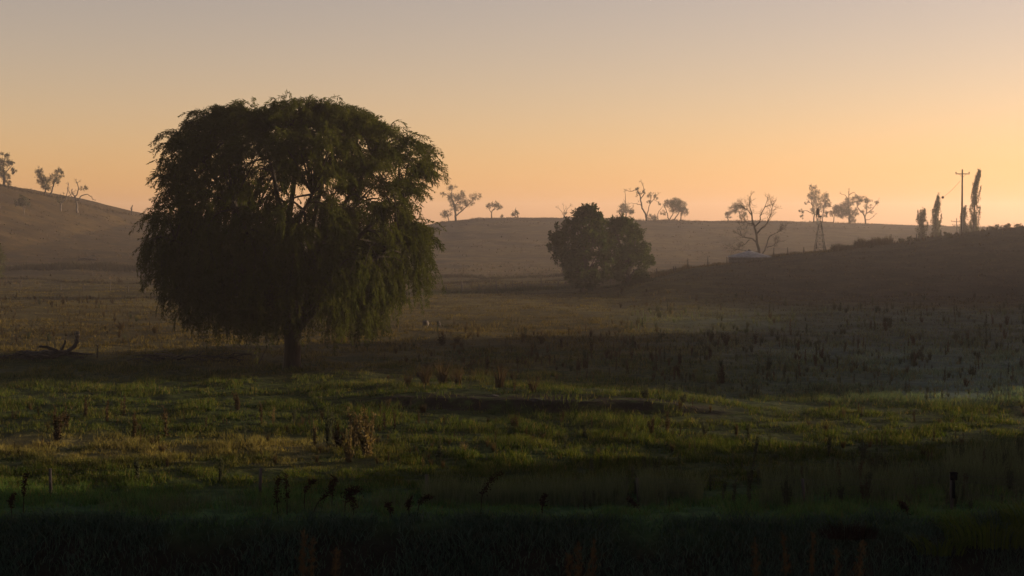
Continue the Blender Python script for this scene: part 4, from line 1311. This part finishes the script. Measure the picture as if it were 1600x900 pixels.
for kind, px, h, label, mn, wd in (
    ('thistle', (86, 690), 56, 'tall dark thistle at the left, tallest of the left-hand ones', 'dry', .8),
    ('thistle', (99, 673), 38, 'short thistle just right of the tall left-hand thistle', 'dry', .9),
    ('thistle', (207, 690), 46, 'upright thistle with a thick base right of the left-hand pair', 'dry', .7),
    ('tuft', (237, 699), 24, 'small dark rush tuft beside the leaning thistle at the left', 'dry', 1.2),
    ('stalk', (257, 684), 50, 'thin tall stalk right of the small rush tuft', 'dry', .9),
    ('tuft', (250, 708), 20, 'lowest small tuft on the dry strip at the left', 'dry', 1.3),
    ('stalk', (381, 696), 34, 'lone thin stalk on the dry strip', 'green', .9),
    ('thistle', (212, 756), 44, 'leafy thistle in the shade below the dry strip at the left', 'green', .9),
    ('thistle', (341, 757), 42, 'leafy thistle in the shade, second below the dry strip', 'green', .8),
    ('thistle', (130, 656), 38, 'faint brown thistle among the green grass at the left', 'dry', .7),
    ('thistle', (165, 660), 36, 'slim brown thistle in the green grass left of the forked stalk', 'dry', .6),
    ('stalk', (190, 650), 34, 'brown forked stalk in the green grass', 'dry', .8),
    ('bush', (370, 642), 30, 'low brown weed in the green grass below the weeping tree', 'dry', .8),
    ('stalk', (407, 664), 36, 'thin brown stalk left of the golden clump group', 'dry', .8),
    ('stalk', (425, 668), 34, 'pale thin stalk beside the brown stalk', 'gold', .8),
    ('thistle', (458, 665), 28, 'short green thistle left of the golden clump group', 'green', .8),
    ('thistle', (490, 701), 44, 'slim golden weed at the left of the golden clump group', 'gold', .6),
    ('bush', (512, 700), 66, 'tall grey-green weed behind the golden clump', 'green', .45),
    ('bush', (528, 707), 50, 'brown weed clump in the middle of the golden group', 'dry', .6),
    ('bush', (543, 724), 56, 'front golden weed clump, lowest of the group', 'gold', .6),
    ('bush', (573, 716), 72, 'largest bushy golden weed clump in the paddock', 'gold', .8),
    ('bush', (556, 708), 70, 'tall wispy golden weed behind the largest clump', 'gold', .6),
    ('stalk', (600, 672), 30, 'pair of brown stalks right of the golden clump', 'dry', 1),
    ('stalk', (616, 672), 34, 'slim brown stalk further right of the golden clump', 'dry', .8),
    ('thistle', (685, 716), 38, 'dark thistle at the edge of the shade in the centre', 'green', .7),
    ('tuft', (725, 708), 22, 'small golden tuft right of the central dark thistle', 'gold', 1.1),
    ('bush', (807, 674), 28, 'low dark weed below the bare earth strip', 'dry', .8),
    ('thistle', (884, 706), 36, 'upright dark thistle in the centre right of the paddock', 'green', .6),
    ('thistle', (914, 684), 34, 'grey-green thistle up and right of the dark thistle', 'green', .6),
    ('bush', (1020, 682), 30, 'dark weed clump, left of a pair in the lit grass', 'dry', .7),
    ('bush', (1043, 676), 26, 'dark weed clump, right of a pair in the lit grass', 'dry', .8),
    ('stalk', (1088, 714), 30, 'thin stalk at the shade edge right of centre', 'green', .8),
    ('bush', (1103, 683), 24, 'low pale weed in the lit grass right of the pair', 'green', .9),
    ('thistle', (1152, 684), 28, 'small dark thistle in the lit band at the right', 'dry', .8),
    ('thistle', (1172, 692), 34, 'bushy thistle right of the small dark one', 'green', .8),
    ('thistle', (1181, 719), 40, 'dark thistle at the shade edge at the right', 'green', .7),
    ('tuft', (1213, 722), 20, 'small dark tuft right of the shade-edge thistle', 'green', 1),
    ('stalk', (1205, 705), 30, 'thin dark stalk above the small tuft', 'green', .8),
    ('thistle', (1297, 716), 36, 'tall thistle in the shade at the right', 'green', .7),
    ('thistle', (1373, 742), 40, 'slim thistle in the right-hand shade', 'green', .6),
    ('thistle', (1508, 728), 44, 'tall thistle above the black fence box', 'green', .6),
    ('thistle', (1582, 772), 46, 'leafy thistle near the right edge', 'green', .8),
    ('thistle', (1597, 722), 50, 'dark thistle cut by the right edge', 'green', .7),
    ('bush', (1233, 796), 50, 'dark weed above the brown tussock', 'green', .6),
    ('tuft', (636, 603), 26, 'brown tuft at the left end of the tall stalks', 'dry', 1),
    ('tuft', (664, 603), 44, 'brown rush fan left of the wide one', 'dry', 1),
    ('tuft', (691, 602), 52, 'wide tall rush fan on the bare earth lip', 'dry', 1),
    ('tuft', (716, 603), 42, 'brown rush fan right of the wide one', 'dry', .9),
    ('tuft', (780, 606), 48, 'dark isolated rush fan above the bluish stone', 'dry', .9),
    ('tuft', (832, 614), 34, 'broad brown rush fan above the bare earth', 'dry', 1.2),
    ('stalk', (804, 612), 24, 'thin dark stalk between two rush fans', 'dry', .9),
    ('bush', (1010, 622), 20, 'dark scrubby weed at the right of the bare earth', 'green', 1.6),
    ('bush', (1070, 630), 16, 'low dark scrub at the right tip of the bare earth', 'green', 1.6),
    ('tuft', (188, 516), 20, 'dark rush tuft in the dry field left of the weeping tree', 'dry', 1.2),
    ('tuft', (241, 521), 20, 'dark rush tuft beside the left edge of the weeping tree', 'dry', 1.2),
    ('stalk', (66, 524), 18, 'short dark stalk above the fallen tree', 'dry', 1),
    ('stalk', (98, 514), 14, 'small dark stalk up the dry field', 'dry', 1),
    ('bush', (1530, 562), 14, 'round dark weed near the right edge of the shaded field', 'green', 1.0),
    ('bush', (1440, 562), 18, 'broad dark weed in the shaded field at the right', 'green', 1.0),
    ('bush', (690, 540), 18, 'dark weed clump right of the weeping tree', 'dry', 1.2),
    ('bush', (714, 538), 14, 'smaller dark weed beside the clump right of the weeping tree', 'dry', 1.3),
    ('bush', (1130, 600), 30, 'tall dark weed at the left of the shaded field', 'dry', .9)):
    put_weed(kind, px, h, label, mn, None, None, wd)


USED = set()
KW = {'stalk': 'upright stalk', 'thistle': 'branching thistle', 'bush': 'bushy weed', 'tuft': 'fanned rush tuft'}
CW = {'dry': 'brown', 'green': 'grey-green', 'gold': 'straw-coloured'}


def scatter(n, x0, x1, y0, y1, hs, kinds, label, group, mns=('dry', 'green'), cl=None):
    k = 0
    while k < n:
        x, y = random.uniform(x0, x1), random.uniform(y0, y1)
        if cl is not None and vnoise(np.array(x / 60.0), np.array(y / 14.0), cl) < .45: continue
        r = random.random() ** 1.5
        h = (hs[0] + (hs[1] - hs[0]) * r) * np.interp(y, [450, 620], [.7, 1.15])
        kd, mn = random.choice(kinds), random.choice(mns)
        u, w = (x - x0) / (x1 - x0), (y - y0) / (y1 - y0)
        where = ('back ' if w < .33 else 'middle ' if w < .67 else 'front ') + ('left' if u < .25 else 'centre left' if u < .5 else 'centre right' if u < .75 else 'right')
        size = 'tall' if r > .55 else 'small' if r < .2 else 'middling'
        lb = f'{size} {CW[mn]} {KW[kd]}, {where} of {label}'
        if lb in USED: continue
        USED.add(lb)
        put_weed(kd, (x, y), h, f'{size} {CW[mn]} {KW[kd]}, {where} of {label}', mn, group, None, random.uniform(.5, 1.0)); k += 1


scatter(110, 1010, 1600, 500, 606, (13, 25), ('stalk', 'thistle', 'tuft', 'bush'), 'the shaded right-hand field', 'weeds on the shaded right-hand field', cl=11)
scatter(30, 1030, 1600, 462, 500, (8, 13), ('tuft', 'bush', 'thistle'), 'the strip at the right-hand hill foot', 'weeds at the foot of the right-hand hill')
scatter(52, 0, 262, 466, 536, (9, 16), ('tuft', 'stalk', 'bush'), 'the dry left field', 'weeds on the dry left field', ('dry', 'dry', 'green'), 12)
scatter(46, 615, 1010, 520, 592, (14, 24), ('stalk', 'tuft', 'thistle'), 'the dim mid paddock', 'weeds in the dim middle of the paddock', ('dry', 'dry', 'green'), 13)
scatter(22, 940, 1090, 455, 492, (10, 15), ('bush', 'tuft'), 'the patch below the leafy pair', 'weeds below the leafy tree pair', ('dry', 'gold'))
scatter(22, 1230, 1600, 716, 792, (24, 44), ('thistle', 'stalk', 'bush'), 'the dark right foreground', 'weeds in the dark right foreground', ('green', 'dry'))



def weed_drift(n, x0, x1, y0, y1, hs, kinds, label, mat, cl):
    """the uncounted rest of the weeds, smaller than the single ones"""
    acc = Acc(); src = [WM[k, v]['dry'][0] for k in kinds for v in range(4)]
    parts = [(np.concatenate(a.v), np.concatenate(a.f3) if a.f3 else None, np.concatenate(a.f4) if a.f4 else None) for a in src]
    k = 0
    while k < n:
        x, y = random.uniform(x0, x1), random.uniform(y0, y1)
        if vnoise(np.array(x / 45.0), np.array(y / 9.0), cl) < .48: continue
        a_, b_ = ray(x, y); Yd = -CAM_Z / b_
        X = a_ * Yd
        if Yd > 330: continue
        g = np.array((X, Yd, tz(X, Yd) - .02)); h = random.uniform(*hs) * Yd / F_PX
        v, f3, f4 = parts[random.randrange(len(parts))]
        an = random.uniform(0, 6.28); c, s_ = math.cos(an), math.sin(an); w = h * random.uniform(.5, 1.0)
        vv = np.stack(((v[:, 0] * c - v[:, 1] * s_) * w, (v[:, 0] * s_ + v[:, 1] * c) * w, v[:, 2] * h), 1) + g
        acc.add(vv, f3, f4, random.random()); k += 1
    o = acc.obj('weed_drift', mat); o['kind'] = 'stuff'; o['label'] = label


weed_drift(420, 960, 1620, 478, 625, (7, 17), ('tuft', 'stalk'), 'drift of small dark weeds over the shaded right field', M_WEEDG, 23)
weed_drift(620, 980, 1620, 490, 625, (6, 13), ('stalk', 'tuft'), 'drift of fine pale weeds over the shaded right field', M_TALL, 29)
weed_drift(260, 600, 1040, 505, 600, (7, 15), ('tuft', 'stalk'), 'drift of small brown weeds in the dim middle field', M_WEED, 24)
weed_drift(200, -10, 275, 462, 535, (5, 10), ('tuft', 'stalk'), 'drift of small brown weeds on the dry left field', M_WEED, 25)
weed_drift(190, -10, 1610, 640, 735, (9, 22), ('stalk', 'tuft'), 'thin scattered weeds through the lit grass', M_WEED, 26)
weed_drift(150, 900, 1620, 735, 800, (14, 34), ('stalk', 'thistle'), 'thin weeds through the shaded right foreground', M_WEEDG, 27)
# low shrubs along the ridge at the right
for k, (x, w, h) in enumerate(((1408, 9, 7), (1420, 10, 9), (1430, 6, 6), (1478, 8, 5), (1548, 9, 6), (1556, 10, 8), (1567, 9, 6), (1574, 8, 8), (1590, 14, 7))):
    g = ridge_pt(x, .5); s = g[1] / F_PX
    a = Acc(); wd = Acc()
    for j in range(4):
        c = np.array((random.uniform(-.3, .3) * w * s, random.uniform(-.3, .3), h * s * random.uniform(.35, .6)))
        crown_leaves(a, c, (w * s * .4, .5, h * s * .45), 60, .16, 0, .2)
        wd.tube([(0, 0, -.1), tuple(c)], [.03, .012], 4)
    root = empty('shrub', g); a.obj('crown', M_GUM, root); wd.obj('stem', M_BARK, root)
    tag(root, ['shrub on the ridge just right of the fence post', 'rounder shrub on the ridge second from the fence post', 'small shrub on the ridge third from the fence post', 'low shrub on the ridge left of the tall power pole', 'shrub on the ridge right of the tallest poplar', 'round dark shrub second right of the tallest poplar', 'shrub third right of the tallest poplar', 'upright shrub fourth right of the tallest poplar', 'wide low shrub on the ridge at the right edge'][k], 'shrub', 'shrubs along the right ridge')


# ------------------------------------------------------------------ foreground stalks
def dock(px, top, label, thick=1.0):
    """dark dock stalk: stem pixels from base to tip, seed clusters along its upper part"""
    g = ground_at(px[0], min(px[1], 815)); s = g[1] / F_PX
    root = empty('dock_stalk', g); tag(root, label, 'weed')
    pts = [px_local((px[0], px[1]), g[1], p, 0) for p in [px] + top]
    pts[0][2] -= .1
    path = smooth_path(pts, 16)
    a = Acc(); a.tube(path, np.linspace(.016, .006, 16), 5); a.obj('stem', M_DOCK, root)
    n = int(150 * thick)
    t = rng.uniform(.42, 1, n); q = path[np.clip((t * 15).astype(int), 0, 15)] + rng.normal(size=(n, 3)) * .035 * thick
    b = Acc(); b.leaves(q, rng.normal(size=(n, 3)) + np.array((0, 0, .6)), rng.uniform(.04, .10, n), rng.uniform(.025, .05, n)); b.obj('seed_head', M_DOCK, root)['kind'] = 'stuff'


dock((30, 812), [(33, 770), (37, 740)], 'dark dock stalk leaning at the far left of the foreground')
dock((14, 815), [(12, 790), (16, 775)], 'short dark dock stalk at the left edge')
dock((433, 812), [(430, 780), (434, 745)], 'tall straight dark dock stalk right of the thin stake', 1.2)
dock((446, 808), [(446, 775), (444, 742)], 'twin dark dock stalk right beside the tall straight one', 1.0)
dock((474, 800), [(474, 775), (482, 758), (494, 753)], 'thin dark dock stalk with a bent tip')
dock((484, 812), [(494, 790), (512, 772), (522, 746)], 'long dark dock stalk leaning right', 1.2)
dock((516, 800), [(518, 770), (523, 750)], 'short upright dock stalk crossing the leaning one', .9)
dock((538, 822), [(538, 795), (546, 778), (560, 777)], 'bushy dark dock with a drooping top', 1.8)
dock((549, 822), [(551, 800), (541, 780)], 'dark dock stalk beside the bushy one', 1.2)
dock((640, 818), [(637, 798), (640, 786)], 'short dark dock stalk left of the hooked one')
dock((650, 818), [(654, 795), (664, 784), (674, 784)], 'hooked dark dock stalk in the foreground centre')
dock((612, 828), [(608, 812), (603, 803)], 'tiny dark dock stalk bending left')
dock((751, 825), [(753, 790), (765, 765), (787, 751)], 'lone dark dock stalk arching right in the centre foreground', 1.2)
dock((848, 840), [(848, 815), (853, 801)], 'short dark dock stalk on the bank edge right of centre', 1.0)
dock((1006, 804), [(998, 796), (990, 788), (980, 781)], 'dark dock stalk bending left in the right foreground')
dock((1425, 815), [(1420, 800), (1408, 791)], 'dark dock stalk bent left beside the reed clump', 1.1)


def plume(px, Y, label, lean, w):
    """pale out-of-focus grass plume growing on the near slope"""
    X = (px[0] - 800) / F_PX * Y
    z0 = tz(X, Y); top = CAM_Z + (HOR - px[1]) / F_PX * Y - z0
    root = empty('plume_grass', (X, Y, z0)); tag(root, label, 'grass')
    path = smooth_path([(-lean, 0, 0), (-lean * .6, 0, top * .6), (0, 0, top)], 12)
    a = Acc(); a.tube(path, np.linspace(.006, .003, 12), 4); a.obj('stem', M_PLUME, root)
    n = 90; t = rng.uniform(.0, 1, n) ** .8; L = .32
    q = path[-1] + np.stack((-lean * .4 * t, 0 * t, -L * t), 1) + rng.normal(size=(n, 3)) * w * np.sqrt(t)[:, None] * np.array((1, 1, .5))
    b = Acc(); b.leaves(q, rng.normal(size=(n, 3)) * .5 + np.array((0, 0, 1)), rng.uniform(.02, .05, n), rng.uniform(.006, .014, n)); b.obj('seed_head', M_PLUME, root)['kind'] = 'stuff'


plume((903, 853), 11, 'pale blurred grass plume at the bottom centre, left of a pair', -.03, .03)
plume((930, 851), 11, 'pale blurred grass plume at the bottom centre, right of a pair', .05, .03)
plume((888, 869), 11, 'short pale plume left of the bottom centre pair', -.02, .02)
plume((1182, 846), 12, 'pale blurred plume at the bottom, leaning left, right of centre', -.06, .022)
plume((1226, 838), 12, 'pale blurred plume leaning left near the brown tussock', -.08, .018)
plume((1274, 836), 12, 'thin upright blurred plume in front of the brown tussock', .02, .014)
plume((1352, 848), 12, 'wide blurred plume right of the brown tussock', .08, .03)
plume((1312, 862), 12, 'short blurred plume below the brown tussock', .02, .02)
plume((472, 838), 11, 'brownish blurred plume at the bottom left of centre', .02, .02)
plume((486, 845), 11, 'second brownish blurred plume beside it, slightly lower', .04, .02)
plume((524, 862), 11, 'short blurred plume at the bottom, right of the brownish two', .06, .02)


def clump(name, label, px, Y, n, h, spread, mat, lean, cat, w=(.018, .035), dome=0.0):
    X = (px - 800) / F_PX * Y
    root = empty(name, (X, Y, tz(X, Y))); tag(root, label, cat)
    az = rng.uniform(0, 2 * math.pi, n); r = spread * np.sqrt(rng.random(n))
    b = np.stack((np.cos(az) * r * .6, np.sin(az) * r * .35, -.05 + 0 * r), 1)
    a = Acc(); hh = h * rng.uniform(.6, 1.1, n) * (1 - dome * (r / spread) ** 2)
    a.blades(b, hh, rng.uniform(*w, n), lean * hh * rng.uniform(.4, 1.2, n), az, seg=4, tipdrop=.25)
    a.obj('leaf_blades', mat, root)


clump('reed_clump', 'bright green reed clump in the bottom right corner', 1560, 40.6, 420, 1.05, 2.2, M_REED, .55, 'reeds', (.02, .04))
clump('reed_clump', 'smaller green reed clump left of the corner clump', 1475, 40.4, 190, .72, 1.2, M_REED, .8, 'reeds', (.02, .035))
clump('reed_clump', 'green reeds cut by the right edge', 1625, 40.8, 240, 1.25, 1.4, M_REED, .5, 'reeds', (.02, .04))
clump('grass_tussock', 'round dark brown tussock on the bank at the right', 1328, 40.9, 900, .58, 1.3, M_DOCK, .5, 'tussock', (.012, .022), .45)

build_haze()
